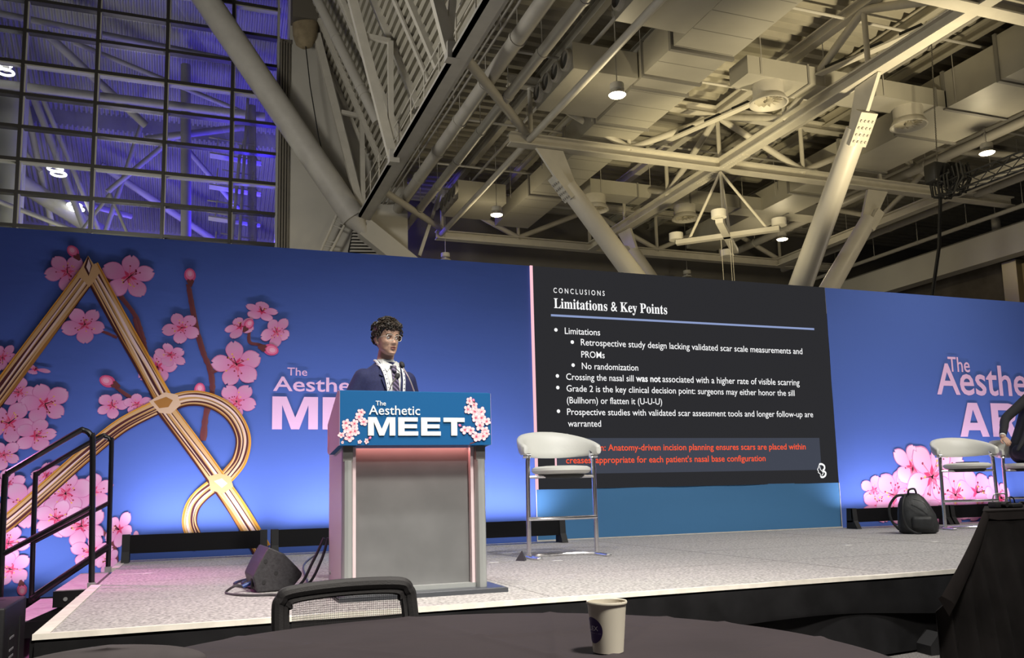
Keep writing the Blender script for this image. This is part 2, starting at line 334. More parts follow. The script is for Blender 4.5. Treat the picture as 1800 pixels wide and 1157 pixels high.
# tan canvas bag under a dark hood at the top of the pier
c = PY(537, 66, 30.2); t = thing('canvas_bag', 'tan canvas chain bag hanging by the top of the pier', 'bag', c)
bg = mat('tan_canvas', (.30, .24, .15), .9, noise=.2, nscale=4)
mb = MB(); rings = []
for z, sx, sy in ((.55, .48, .3), (.35, .46, .34), (0, .42, .34), (-.3, .30, .25), (-.42, .10, .1)): rings.append([c + V((sx * cos(a * pi / 8) + .2 * (z - .5) * .3, sy * sin(a * pi / 8), z + .1 * cos(a * pi / 8) * (z > .3))) for a in range(16)])
mb.loft(rings, True).build('bag_body', bg, t)
MB().box(c.x - .5, c.x + .52, c.y - .3, c.y + .4, c.z + .6, c.z + 2.2).build('hood', mat('brown_hood', (.14, .125, .10), .8), t, smooth=0)
MB().tube([c + V((0, -.1, -.4)), PY(545, 150, 30.2), PY(560, 240, 30.2), PY(577, 310, 30.2)], .02, 6).build('pull_cord', blackm, t)
# ladder and louvre at the foot of the pier
t = thing('ship_ladder', 'thin steel ladder leaning on the grey pier', 'ladder', PY(563, 442, 30.5))
for s in ((563, 442, 593, 376), (581, 443, 611, 386)): MB().cyl(PY(s[0], s[1], 30.5), PY(s[2], s[3], 30.5), .05, 8).build('stile', steel, t)
mb = MB()
for f in (.15, .28, .7, .83): mb.cyl(PY(563, 442, 30.5).lerp(PY(593, 376, 30.5), f), PY(581, 443, 30.5).lerp(PY(611, 386, 30.5), f), .03, 6)
mb.cyl(PY(593, 376, 30.5), PY(593, 358, 30.5), .04, 8); mb.cyl(PY(593, 374, 30.5), PY(612, 374, 30.5), .03, 6); mb.build('rung', steel2, t)
t = thing('louvre_vent', 'black triangular louvre vent low on the pier', 'vent', PY(620, 446, 30.6)); mb = MB()
MB().prism([PY(612, 440, 30.9), PY(622, 396, 30.9), PY(672, 450, 30.9), PY(612, 450, 30.9)], (0, .05, 0)).build('dark_back', blackm, t, smooth=0)
for i in range(9):
    v_ = 402 + i * 5.6; a, b = PY(621 - i * .8, v_, 30.6), PY(623 + i * 5.8, v_ + .5, 30.6); mb.obox((a + b) / 2, (b - a) / 2, (0, .1, .02), (0, -.01, .028))
mb.build('blades', steel2, t, smooth=0)
mb = MB().beam(PY(640, 402, 30.3), PY(722, 468, 30.3), .7, .5, up=(0, 1, 0)); tag(mb.build('buttress', wallm, smooth=0), 'pale slanting buttress at the foot of the girder', 'buttress')
mb = MB().beam(PY(776, 330, 31), PY(737, 450, 31), .12, .12); tag(mb.build('drop_rod', steel2), 'grey pipe slanting down in front of the dark back wall', 'pipe')
# ---- roof trusses
def truss(label, a, b, webs, top=12.9):
    """bottom chord I beam from a to b; webs: (s0, s1, kind) along it; 'p' post, 'd' rises from s0 to s1"""
    a, b = V(a), V(b); d = (b - a).normalized(); L = (b - a).length; t = thing('roof_truss', label, 'truss', a, group='trusses of the low roof')
    MB().ibeam(a, b, .34, .34, .04, .03).build('bottom_chord', steel, t, smooth=0)
    ta, tb = a + V((0, 0, top - ZB)), b + V((0, 0, top - ZB)); MB().ibeam(ta, tb, .3, .26, .04, .03).build('top_chord', steel, t, smooth=0)
    for s0, s1, k in webs:
        p, q = a + d * s0 + V((0, 0, .34)), a + d * s1 + V((0, 0, top - ZB))
        MB().cyl(p, q, .07 if k == 'p' else .105, 12).build('post' if k == 'p' else 'diagonal', steel, t)
    return t
def webs(L, o, step=3.22):
    out = []; k0 = int(-o // step) if o > 0 else 0
    n = int((L - o) / step)
    for k in range(-int(o / step), n + 1):
        s = o + k * step
        if k % 2 == 0:
            out.append((s, s, 'p'))
            if s - step > 0: out.append((s - step, s, 'd'))
            if s + step < L: out.append((s + step, s, 'd'))
        else: out.append((s, s, 'p'))
    return out
XL, XR = 8.27, 27.9
truss('pale roof truss crossing over the splayed columns, left to right', (XL, 22.1, ZB), (XR, 22.1, ZB), webs(XR - XL, 15.4 - XL))
truss('roof truss in front of the dark back wall', (8.7, 31.7, ZB), (XR, 31.7, ZB), webs(XR - 8.7, 15.4 - 8.7))
truss('near roof truss cut off by the top edge of the picture', (XL, 12.5, ZB), (XR, 12.5, ZB), webs(XR - XL, 15.4 - XL))
truss('long roof truss running away above the splayed columns', (15.4, 5, ZB + .002), (15.4, 31.6, ZB + .002), webs(26.6, 17.1), top=12.902)
truss('long roof truss running away over the right part of the stage', (24.9, 5, ZB + .002), (24.9, 31.6, ZB + .002), webs(26.6, 17.1), top=12.902)
# splice plates with bolts where the trusses cross
mb = MB()
for sy in (-1, 1):
    mb.obox((15.4, 22.1 + sy * .75, ZB - .012), (.15, 0, 0), (0, .6, 0), (0, 0, .012))
    for i in range(9):
        for sx in (-1, 1): mb.cyl((15.4 + sx * .09, 22.1 + sy * (.3 + i * .11), ZB - .04), (15.4 + sx * .09, 22.1 + sy * (.3 + i * .11), ZB - .02), .022, 6)
tag(mb.build('splice_plate', steel, smooth=0), 'bolted plates under the crossing of the two trusses', 'plate')
# purlins
for k, x in enumerate((9.3, 11.3, 13.4, 17.5, 19.6, 21.8, 26.5)):
    tag(MB().ibeam((x, 4, 13.08), (x, 34, 13.08), .32, .2, .03, .02).build('purlin', deckm, smooth=0), '%s purlin under the ribbed roof deck, counted from the edge girder' % ('first', 'second', 'third', 'fourth', 'fifth', 'sixth', 'seventh', 'eighth')[k], 'purlin', 'purlins of the low roof')
# short struts between girder and truss ends, and the tie between the truss ends
for k, (p, q) in enumerate((((5.75, 18.6, 11.75), (8.9, 22.2, 11.5)), ((5.75, 28.3, 11.7), (8.9, 31.6, 11.5)))):
    tag(MB().cyl(p, q, .13, 12).build('strut', tubem), ('round strut from the girder to the near truss end', 'round strut from the girder to the far truss end')[k], 'strut', 'struts off the edge girder')
mb = MB(); mb.cyl((8.9, 12, ZB + .2), (8.9, 31.7, ZB + .2), .10, 12); tag(mb.build('tie_tube', steel), 'straight pale tube joining the truss ends', 'tube')
# pipes along the girder
def dpipe(label, x, z, r, y0, y1, hang=2.4, m=None):
    t = thing('ceiling_pipe', label, 'pipe', (x, y1, z), group='pipes under the low roof'); MB().cyl((x, y0, z), (x, y1, z), r, 16).build('pipe_run', m or tubem, t)
    mb = Multi(); mc = Multi(); y = y0 + 1
    while y < y1:
        mb.cyl((x, y, z), (x, y, 13.4), .012, 5); mc.cyl((x, y - .05, z), (x, y + .05, z), r * 1.13, 16); y += hang
    mb.build('hanger_rods', steel2, t); mc.build('collar', m or tubem, t)
dpipe('fattest grey pipe beside the edge girder', 7.02, 11.95, .20, 5, 32)
dpipe('second grey pipe, a little thinner, right of the fattest one', 7.65, 11.7, .14, 5, 33)
for k in range(3): dpipe(('left', 'middle', 'right')[k] + ' of three thin conduits next to the edge girder', 6.28 + k * .16, 12.1, .035, 5, 33, 4)
dpipe('pale pipe over the right part of the roof, nearest the splayed columns', 23.2, 11.9, .16, 6, 33)
dpipe('pale pipe further right behind the lighting truss', 26.2, 11.4, .14, 6, 33)
dpipe('thin pipe along the right wall header', 27.6, 10.9, .08, 6, 33)
dpipe('thin sprinkler pipe in the middle of the bay', 18.2, 12.75, .06, 5, 33, 3)
dpipe('thin sprinkler pipe left of the large duct', 9.6, 12.85, .05, 5, 33, 3)
for k, y in enumerate((16.2, 20.3, 24.8, 28.6)):
    tag(MB().cyl((6, y, 12.95), (27, y, 12.95), .04, 8).build('branch_pipe', steel2), '%s thin cross pipe under the deck from the near truss' % ('first', 'second', 'third', 'fourth')[k], 'pipe', 'cross pipes under the deck')
# cable tray with black cover
t = thing('cable_tray', 'narrow cable tray with black cover hanging in the middle bay', 'cable tray', (14.3, 20, 12))
mb = MB().beam((13.2, 24, 12.0), (16.9, 12.5, 12.0), .22, .05); mb.build('tray', steel, t, smooth=0)
mb = Multi()
for i in range(12):
    p = V((13.2, 24, 12.06)).lerp(V((16.9, 12.5, 12.06)), (i + .2) / 12); q = V((13.2, 24, 12.06)).lerp(V((16.9, 12.5, 12.06)), (i + .75) / 12); mb.beam(p, q, .2, .10)
mb.build('black_cover', blackm, t, smooth=0)
# ---- air ducts
def hangers(mb, pts, z):
    for x, y in pts: mb.cyl((x, y, z), (x, y, 13.4), .012, 5)
DZ = 11.7
t = thing('air_duct', 'wide rectangular air duct stepping away left of the near lamp', 'air duct', (11.4, 20, DZ)); fl = Multi()
for x0, x1, y0, y1, z1 in ((10.55, 12.25, 5, 16.75, 12.75), (10.55, 12.2, 16.95, 18.2, 12.55), (10.6, 12.2, 18.3, 18.85, 12.5), (10.65, 12.3, 18.95, 23.4, 12.45), (11.0, 12.4, 23.5, 31.2, 12.35)):
    MB().box(x0, x1, y0, y1, DZ, z1).build('duct_section', ductm, t, smooth=0)
for y, x0, x1, z1 in ((16.85, 10.5, 12.3, 12.8), (18.25, 10.53, 12.25, 12.6), (18.9, 10.53, 12.27, 12.55), (23.45, 10.6, 12.4, 12.5), (21.2, 10.6, 12.35, 12.5), (27.4, 10.95, 12.45, 12.4), (14.0, 10.5, 12.3, 12.8), (11, 10.5, 12.3, 12.8)):
    fl.box(x0, x1, y - .05, y + .05, DZ - .06, z1)
fl.build('joint_flange', ductd, t, smooth=0); sm = MB()
for i in range(30):
    y = 6.3 + i * .8; x0 = 10.56 if y < 18.9 else 10.66 if y < 23.4 else 11.01; x1 = 12.2 if y < 18.9 else 12.29 if y < 23.4 else 12.39; sm.box(x0, x1, y, y + .018, DZ - .004, DZ + .002)
    sm.box(x0 - .004, x0 + .002, y, y + .018, DZ, DZ + .7)
sm.build('seams', mat('duct_seam', (.24, .23, .20), .6), t, smooth=0)
for y0, y1 in ((18.5, 21.0), (28.6, 30.7), (13.6, 16.2)):
    MB().box(8.7, 10.54, y0, y1, DZ + .01, DZ + .72).build('branch_box', ductm, t, smooth=0); n = 4; pz = MB(); dzk = MB()
    for i in range(n):
        yc = y0 + (y1 - y0) * (i + .5) / n; pz.lathe([(.22, .12), (.27, .10), (.28, 0), (.20, -.05), (.16, -.12)], (8.70, yc, DZ + .37), 20, ax=(-1, 0, 0)); dzk.cyl((8.69, yc, DZ + .37), (8.66, yc, DZ + .37), .20, 18)
    pz.build('nozzle_ring', steel, t); dzk.build('nozzle_core', mat('nozzle_grey', (.16, .16, .15), .5), t)
mb = Multi(); hangers(mb, [(x, y) for x in (10.5, 12.3) for y in (11, 14, 18.25, 21.2, 25, 28)], DZ); mb.build('hanger_rods', steel2, t)
def diffuser(t, x, y):
    mb = MB().lathe([(.40, .02), (.40, -.34), (.42, -.36), (.50, -.50), (.505, -.53), (.46, -.53), (.40, -.42), (.37, -.40), (.0, -.40)], (x, y, DZ), 28); mb.build('round_diffuser', steel, t)
    mb = MB()
    for i in range(14):
        a = i * 2 * pi / 14; mb.obox((x + .25 * cos(a), y + .25 * sin(a), DZ - .44), (.11 * cos(a), .11 * sin(a), 0), (-.025 * sin(a), .025 * cos(a), .02), (0, 0, .006))
    mb.cyl((x, y, DZ - .40), (x, y, DZ - .50), .09, 14); mb.build('swirl_vanes', mat('vane_cream', (.50, .46, .36), .5), t)
for (y0, y1, x0, x1, xs, lab, dark) in ((17.35, 18.15, 13.1, 19.9, (14.0, 18.75), 'low cross duct with two round diffusers between the near trusses', 0), (26.55, 27.35, 13.0, 23.2, (13.35, 17.1), 'cross duct with two round diffusers behind the splayed columns', 0)):
    t = thing('cross_duct', lab, 'air duct', (x0, y0, DZ), group='cross ducts with round diffusers'); MB().box(x0, x1, y0, y1, DZ, DZ + .5).build('duct_section', ductm, t, smooth=0); fl = Multi(); x = x0 + 1.9
    while x < x1: fl.box(x - .03, x + .03, y0 - .03, y1 + .03, DZ - .03, DZ + .53); x += 2.2
    fl.build('joint_flange', ductd, t, smooth=0)
    for x in xs: diffuser(t, x, (y0 + y1) / 2)
    mb = Multi(); hangers(mb, [(x0 + .4 + i * 2, y0 - .05) for i in range(int((x1 - x0) / 2))], DZ); mb.build('hanger_rods', steel2, t)
t = thing('air_duct', 'large rectangular air duct over the right part of the stage', 'air duct', (21, 20, DZ)); fl = Multi()
for x0, x1, y0, y1, z1 in ((19.8, 22.3, 5, 15.6, 12.95), (19.8, 22.1, 15.7, 19.2, 12.75), (20.0, 21.9, 19.3, 24.5, 12.6), (20.3, 21.8, 24.6, 32, 12.5)): MB().box(x0, x1, y0, y1, DZ, z1).build('duct_section', ductm, t, smooth=0)
for y, x0, x1, z1 in ((15.65, 19.75, 22.35, 13), (19.25, 19.75, 22.15, 12.8), (24.55, 19.95, 21.95, 12.65), (17.4, 19.75, 22.15, 12.8), (13, 19.75, 22.35, 13), (21.9, 19.95, 21.95, 12.65)): fl.box(x0, x1, y - .05, y + .05, DZ - .05, z1)
fl.build('joint_flange', ductd, t, smooth=0); mb = Multi(); hangers(mb, [(x, y) for x in (19.75, 22.2) for y in (13, 17, 21, 25)], DZ); mb.build('hanger_rods', steel2, t)
# ---- tree column with four splayed arms
base = V((15.9, 22.1, 2.9)); t = thing('tree_column', 'four splayed round columns holding up the trusses behind the screen', 'column', (15.9, 22.1, FZ))
MB().cyl((15.9, 22.1, FZ), base, .55, 28, r2=.5).build('pedestal', steel, t)
for x, y in ((9.2, 22.1), (15.4, 15.4), (15.4, 28.95), (22.0, 22.1)):
    top = V((x, y, ZB - .02)); d = (top - base).normalized(); q = top - d * 1.35
    arm = MB().cyl(base + d * .3, base + d * 4.5, .30, 26, r2=.325); arm.cyl(base + d * 4.5, q, .325, 26, r2=.27); arm.build('arm', mat('column_paint', (.63, .60, .54), .42, noise=.04, nscale=2), t)
    h = V((d.x, d.y, 0)).normalized(); sdv = h.cross(V((0, 0, 1))); gp = MB()
    gp.prism([q - d * .5 - h * .0, q + d * .1 + h * .22, top + h * .10 + V((0, 0, 0)), top - h * .75, q - d * .2 - h * .24], sdv * .05); gp.prism([q - d * .5, q + d * .1 + h * .22, top + h * .10, top - h * .75, q - d * .2 - h * .24], -sdv * .05)
    nrm = d.cross(sdv).normalized(); s0 = 1 if nrm.z < 0 else -1; nrm = nrm * s0
    gp.obox(q + d * .05 + nrm * .12, d * .42, sdv * .24, nrm * .14)
    gp.build('gusset', steel, t, smooth=0); bt = MB()
    for i in range(4):
        for j in range(4): c = q + d * (-.25 + i * .17) + sdv * (-.17 + j * .112) + nrm * .27; bt.cyl(c, c + nrm * .03, .035, 8)
    bt.build('bolt_group', steel2, t)
# ---- hanging cross of drums under the crossing
zc = PY(1283, 415, 22.1).z; c = V((15.55, 22.1, zc)); t = thing('hanging_cross', 'hanging cross of two bars with drums under the truss crossing', 'hanging frame', (15.4, 22.1, ZB))
e = [PZ(1189, 427, zc), PZ(1370, 402, zc), PZ(1264, 388, zc), PZ(1292, 442, zc)]
MB().beam(e[0], e[1], .22, .14).build('cross_bar', steel2, t, smooth=0); MB().beam(e[2], e[3], .22, .14).build('cross_bar', steel2, t, smooth=0)
for p in (e[0].lerp(e[1], .12), e[0].lerp(e[1], .9), e[2].lerp(e[3], .3), e[2].lerp(e[3], .75)): MB().cyl((15.4, 22.1, ZB - .05), p, .045, 10).build('rod', steel, t)
for p in (e[0], e[1], e[2], e[3] + V((.1, .6, -.1))): MB().cyl(p + V((0, 0, .09)), p + V((0, 0, .31)), .225, 24).build('drum', mat('drum_paint', (.58, .56, .52), .5), t)
mb = MB()
for u in (-.2, .12, .2): mb.cyl(c + V((u, .1, -.1)), c + V((u + .05, .1, -5)), .008, 5)
mb.build('hanging_wire', steel, t)
# ---- pendant lamps
lens = emit_mat('lamp_lens', (1, .86, .55), 22)
def lamp(label, p, on=True, r=.215):
    t = thing('pendant_lamp', label, 'lamp', p, group='pendant lamps under the low roof')
    local(MB().lathe([(.0, .28), (r * .78, .27), (r * .82, .25), (r * .82, .12), (r * .6, .10), (r * .2, .09), (r * .2, .05), (r * .8, .03), (r * 1.02, 0), (r, -.02)], (0, 0, 0), 24), 'housing', mat('lamp_white', (.62, .60, .54), .5), t)
    local(MB().lathe([(r * .98, -.012), (r * .9, -.04), (r * .15, -.045), (.0, -.045)], (0, 0, 0), 24), 'lens', lens if on else mat('lamp_off', (.4, .39, .35), .3), t)
    local(MB().cyl((0, 0, .27), (0, 0, max(.6, 13.6 - p[2])), .013, 6), 'stem', steel2, t)
    if on:
        l = bpy.data.lights.new('lamp_glow', 'POINT'); l.energy = 90; l.color = (1, .84, .52); l.shadow_soft_size = .2; o = bpy.data.objects.new('lamp_glow', l); COL.objects.link(o); o.parent = t; o.location = (0, 0, -.28)
for lab, u, v_, z in (('lit pendant lamp beside the wide duct, nearest the camera', 1085, 166, 10.9), ('lit pendant lamp near the girder above the blue backdrop', 873, 377, 10.9), ('lit pendant lamp over the right end of the stage', 1735, 268, 10.9), ('lit pendant lamp just right of the hanging cross', 1375, 420, 10.9)):
    p = PZ(u, v_, z); lamp(lab, p)
lamp('unlit pendant lamp over the top edge of the left backdrop', PY(783, 457, 31.6), False); lamp('unlit pendant lamp just above the black screen', PY(1208, 486, 33), False)
# cylinder downlight
p = PY(1752, 408, 24); t = thing('cylinder_downlight', 'grey cylinder downlight by the right wall header', 'lamp', p); local(MB().lathe([(.0, .55), (.16, .55), (.16, 0), (.15, 0), (.14, .03)], n=20), 'housing', steel2, t); local(MB().cyl((0, 0, .02), (0, 0, .01), .14, 20), 'lens', emit_mat('downlight_lens', (1, .95, .85), 5), t); local(MB().cyl((0, 0, .55), (0, 0, 4), .015, 6), 'stem', steel2, t)
# ---- chain hoist, black lighting truss and cables
hz = 8.6; a, b = PZ(1652, 338, hz), PZ(1850, 262, hz); d = (b - a).normalized(); sdv = d.cross(V((0, 0, 1))).normalized()
t = thing('lighting_truss', 'black lighting truss with coiled cables at the right', 'truss', a); L = (b - a).length
corners = [sdv * i * .16 + V((0, 0, j * .16)) for i in (-1, 1) for j in (-1, 1)]
for cn in corners: MB().cyl(a + cn, b + cn, .026, 8).build('chord', blackm, t)
mb = MB(); n = int(L / .4)
for i in range(n):
    p, q = a + d * (i * L / n), a + d * ((i + 1) * L / n)
    for m_, n_ in ((0, 1), (1, 3), (3, 2), (2, 0)): mb.cyl(p + corners[m_], q + corners[n_], .013, 5)
mb.build('lacing', blackm, t)
random.seed(3); mb = MB()
for i in range(16):
    o_ = d * random.uniform(-.1, .7) + sdv * random.uniform(-.22, .22); h = random.uniform(.2, .65); wd = random.uniform(.12, .4)
    mb.tube([a + o_ + V((0, 0, .35)) - d * .1, a + o_ + V((0, 0, .1 + h * .4)) - d * wd, a + o_ + V((0, 0, -.1)) - d * wd * .9, a + o_ + V((0, 0, -.2)), a + o_ + d * wd + V((0, 0, .1)), a + o_ + d * wd * .8 + V((0, 0, .5))], .022, 6)
mb.build('cable_loops', rubber, t)
t2 = thing('chain_hoist', 'black chain hoist over the end of the lighting truss', 'hoist', a + V((0, 0, .5))); MB().bbox(a.x - .3, a.x + .25, a.y - .2, a.y + .2, a.z + .22, a.z + .75, .06).build('motor', blackm, t2)
MB().box(a.x + .25, a.x + .6, a.y - .15, a.y + .15, a.z + .4, a.z + .8).build('chain_bag', rubber, t2); mb = MB(); top = PY(1632, -30, a.y); top = (a + V((0, 0, .75))).lerp(top, min(1, (13.3 - a.z - .75) / (top.z - a.z - .75)))
nl = 120
for i in range(nl):
    p = (a + V((0, 0, .75))).lerp(top, i / nl); q = (a + V((0, 0, .75))).lerp(top, (i + .8) / nl); mb.beam(p, q, .035 if i % 2 else .015, .015 if i % 2 else .035)
mb.build('chain', mat('steel_chain', (.25, .24, .22), .4, .8), t2, smooth=0)
p = PY(1637, 530, a.y); tag(MB().tube([a + V((0, 0, -.15)), (a + p) / 2 + V((.12, 0, 0)), p, p + V((0, 0, -2))], .045, 8).build('hanging_cable', rubber), 'thick black cable dropping from the lighting truss behind the backdrop', 'cable')
# shopfront end seen past the right wall
t = thing('shopfront', 'tan shopfront corner with steel column at the far right edge', 'shopfront', (28.9, 22.6, 0))
MB().box(28.6, 29.15, 22.7, 23.3, FZ, 9.35).build('steel_column', mat('brushed_steel', (.30, .27, .20), .35, .7), t, smooth=0); MB().box(28.9, 29.19, 18, 22.7, FZ, 9.2).build('tan_wall', mat('tan_wall_paint', (.45, .35, .20), .7), t, smooth=0)
MB().box(28.82, 28.9, 19, 22.3, 8.3, 9.0).build('dark_panel', blackm, t, smooth=0)
# ================================================================ STAGE
stc = mat('stage_carpet', (.40, .385, .375), .95, noise=.52, nscale=52, bump=.35, bscale=140)
SX0, SY0, SY1 = -.66, 4.5, 9.46
t = thing('stage', 'raised stage with grey carpet, pale edging and black skirt', 'stage', (4, 7, 0))
MB().box(SX0 + .03, 15, SY0 + .03, SY1, ST - .12, ST).build('carpet_deck', stc, t, smooth=0)
random.seed(11); mb = MB(); n = 60; x = SX0 - .012; pts = []
while x < 15: pts.append((x, SY0 - .012 + random.uniform(-.006, .006), ST + random.uniform(-.004, .003))); x += random.uniform(.2, .5)
edge = mat('pale_edge_tape', (.74, .70, .62), .7, noise=.12, nscale=12)
mb.loft([[(p[0], p[1] - .004, ST - .02) for p in pts], [(p[0], p[1], p[2] + .006) for p in pts], [(p[0], p[1] + .04, ST + .004) for p in pts]], closed=False)
mb.box(SX0 - .012, SX0 + .055, SY0, 6.86, ST - .03, ST + .005); mb.box(SX0 - .012, SX0 + .05, 8.44, SY1, ST - .03, ST + .005); mb.build('edging', edge, t, smooth=0)
# pleated black skirt
blk = mat('black_cloth', (.010, .010, .011), .92, noise=.4, nscale=5, spec=.15)
mb = MB(); xs = [SX0 - .02 + i * .035 for i in range(440)]
top = [(x, SY0 - .005, ST - .015) for x in xs]; mid = [(x, SY0 - .02 + .012 * sin(x * 9 + sin(x * 2.3) * 2), .33) for x in xs]; bot = [(x, SY0 - .03 + .028 * sin(x * 9 + sin(x * 2.3) * 2), FZ + .015) for x in xs]
mb.loft([top, mid, bot], closed=False); mb.loft([[(SX0 - .02, y, z) for z in (ST - .03, FZ)] for y in (SY0 - .02, 6.8)], closed=False)
mb.build('skirt', blk, t, smooth=60)
mb = MB(); ovx = [SX0 + i * .06 for i in range(250)]
mb.loft([[(x, SY0 - .03 + .008 * sin(x * 7), ST - .03) for x in ovx], [(x, SY0 - .05 + .012 * sin(x * 5.1) , ST - .17 + .015 * sin(x * 3.1)) for x in ovx], [(x, SY0 - .045 + .012 * sin(x * 5.1), ST - .24 + .03 * sin(x * 2.2)) for x in ovx]], closed=False)
mb.build('skirt_valance', blk, t, smooth=60)
seams = MB()
for y in (5.75, 6.98, 8.2): seams.box(SX0 + .1, 14.9, y, y + .004, ST, ST + .0008)
for x in (1.9, 4.34, 6.8, 9.2): seams.box(x, x + .004, SY0 + .1, SY1, ST, ST + .0012)
seams.build('carpet_seams', mat('seam_dark', (.24, .23, .225), .9), t, smooth=0)
# white arrow of tape and bits of tape
a, b = PZ(210, 1010.5, ST), PZ(272, 1008, ST); d = (b - a).normalized(); s_ = V((0, 0, 1)).cross(d)
wt = mat('white_tape', (.80, .79, .76), .7)
mb = MB().prism([a - s_ * .012, b - s_ * .015 - d * .08, b - s_ * .05 - d * .08, b, b + s_ * .05 - d * .08, b + s_ * .015 - d * .08, a + s_ * .012], (0, 0, .002)); mb.v = [(p[0], p[1], p[2] + .001) for p in mb.v]
tag(mb.build('tape_arrow', wt, smooth=0), 'white tape arrow on the carpet near the stairs', 'tape mark')
for k, (u, v_, lab) in enumerate(((868, 989, 'scrap of white tape on the carpet right of the lectern'), (980, 986, 'scrap of white tape under the nearest stool'), (1490, 959, 'scrap of white tape on the carpet left of the backpack'), (1643, 953, 'scrap of white tape in front of the backpack'))):
    p = PZ(u, v_, ST); tag(MB().box(p.x - .04, p.x + .04, p.y - .02, p.y + .02, ST + .0005, ST + .003).build('tape_mark', wt, smooth=0), lab, 'tape mark')
p = PZ(918, 986, ST); tag(MB().loft([[p + V((.06 * cos(a * 2 * pi / 3 + .5), .06 * sin(a * 2 * pi / 3 + .5), 0)) for a in range(3)], [p + V((.003 * cos(a * 2 * pi / 3 + .5), .003 * sin(a * 2 * pi / 3 + .5), .085)) for a in range(3)]], True).build('floor_wedge', mat('dark_wedge', (.06, .06, .065), .6), smooth=0), 'small dark pyramid on the carpet left of the nearest stool', 'wedge')
# ================================================================ BACKDROPS
BLUE = (.088, .158, .50); PINK = (.74, .22, .46); PALE = (.80, .42, .62); ROSE = (.70, .07, .17); LETTER = (.86, .56, .80); TEAL = (.075, .21, .41)
ink = ink_mat('printed_cloth')
def panel(mb, x0, x1, z0, z1, col, nx=90, nz=24, amp=.0035, seed=1):
    """cloth with faint pulls and creases"""
    random.seed(seed); ph = [random.uniform(0, 6) for _ in range(8)]; vs = []; fs = []
    for j in range(nz + 1):
        for i in range(nx + 1):
            x = x0 + (x1 - x0) * i / nx; z = z0 + (z1 - z0) * j / nz
            e = min(x - x0, x1 - x, z1 - z); k = .35 + .65 * math.exp(-e * 5)
            y = BY + amp * k * (sin(x * 2.1 + z * 5.2 + ph[0]) * .4 + sin(x * 6.3 - z * 3.1 + ph[1]) * .3 + sin(z * 9.7 + sin(x * 1.3 + ph[2]) * 1.5) * .3) + .004
            vs.append((x, y, z))
    for j in range(nz):
        for i in range(nx): q = j * (nx + 1) + i; fs.append((q, q + 1, q + nx + 2, q + nx + 1))
    mb.add(vs, fs, [col] * len(vs))
LAY = [0]
def P(u, v_): return PY(u, v_, BY)
def lay(): LAY[0] += 1; return BY - .0045 - .00012 * LAY[0]
def petal(mb, c, ang, L, W, y, tip=.10, base=PINK, out=PALE):
    petal1(mb, c, ang, L * 1.035, W * 1.02, y, tip, (.62, .16, .36), (.66, .24, .44)); petal1(mb, c, ang, L, W * .965, y - .00001, tip, base, out)
def petal1(mb, c, ang, L, W, y, tip, base, out):
    """one notched petal fan in the plane of the cloth; c, L in metres in (x, z)"""
    ca, sa = cos(ang), sin(ang); pts = []; N = 9
    prof = []
    for i in range(N + 1):
        f = i / N; prof.append((f, W * (sin(pi * min(1, f * .92 + .06)) ** .75) * (.35 + .8 * f)))
    left = [(f * L, w_ * L) for f, w_ in prof]; right = [(f * L, -w_ * L) for f, w_ in reversed(prof)]
    notch = [((1 - tip) * L, 0)]
    outline = left + notch + right
    ctr = (L * .55, 0)
    vs = [(c[0] + ctr[0] * ca, y, c[1] + ctr[0] * sa)]; cols = [tuple(.45 * a + .55 * b for a, b in zip(base, out))]
    for a, b in outline:
        vs.append((c[0] + a * ca - b * sa, y, c[1] + a * sa + b * ca)); f = min(1, a / L); k = f ** 1.15; cols.append(tuple((1 - k) * p + k * q for p, q in zip(base, out)))
    n = len(outline); mb.add(vs, [(0, i + 1, (i + 1) % n + 1) for i in range(n)], cols)
def pix_scale(u, v_): return (P(u + 1, v_) - P(u, v_)).length
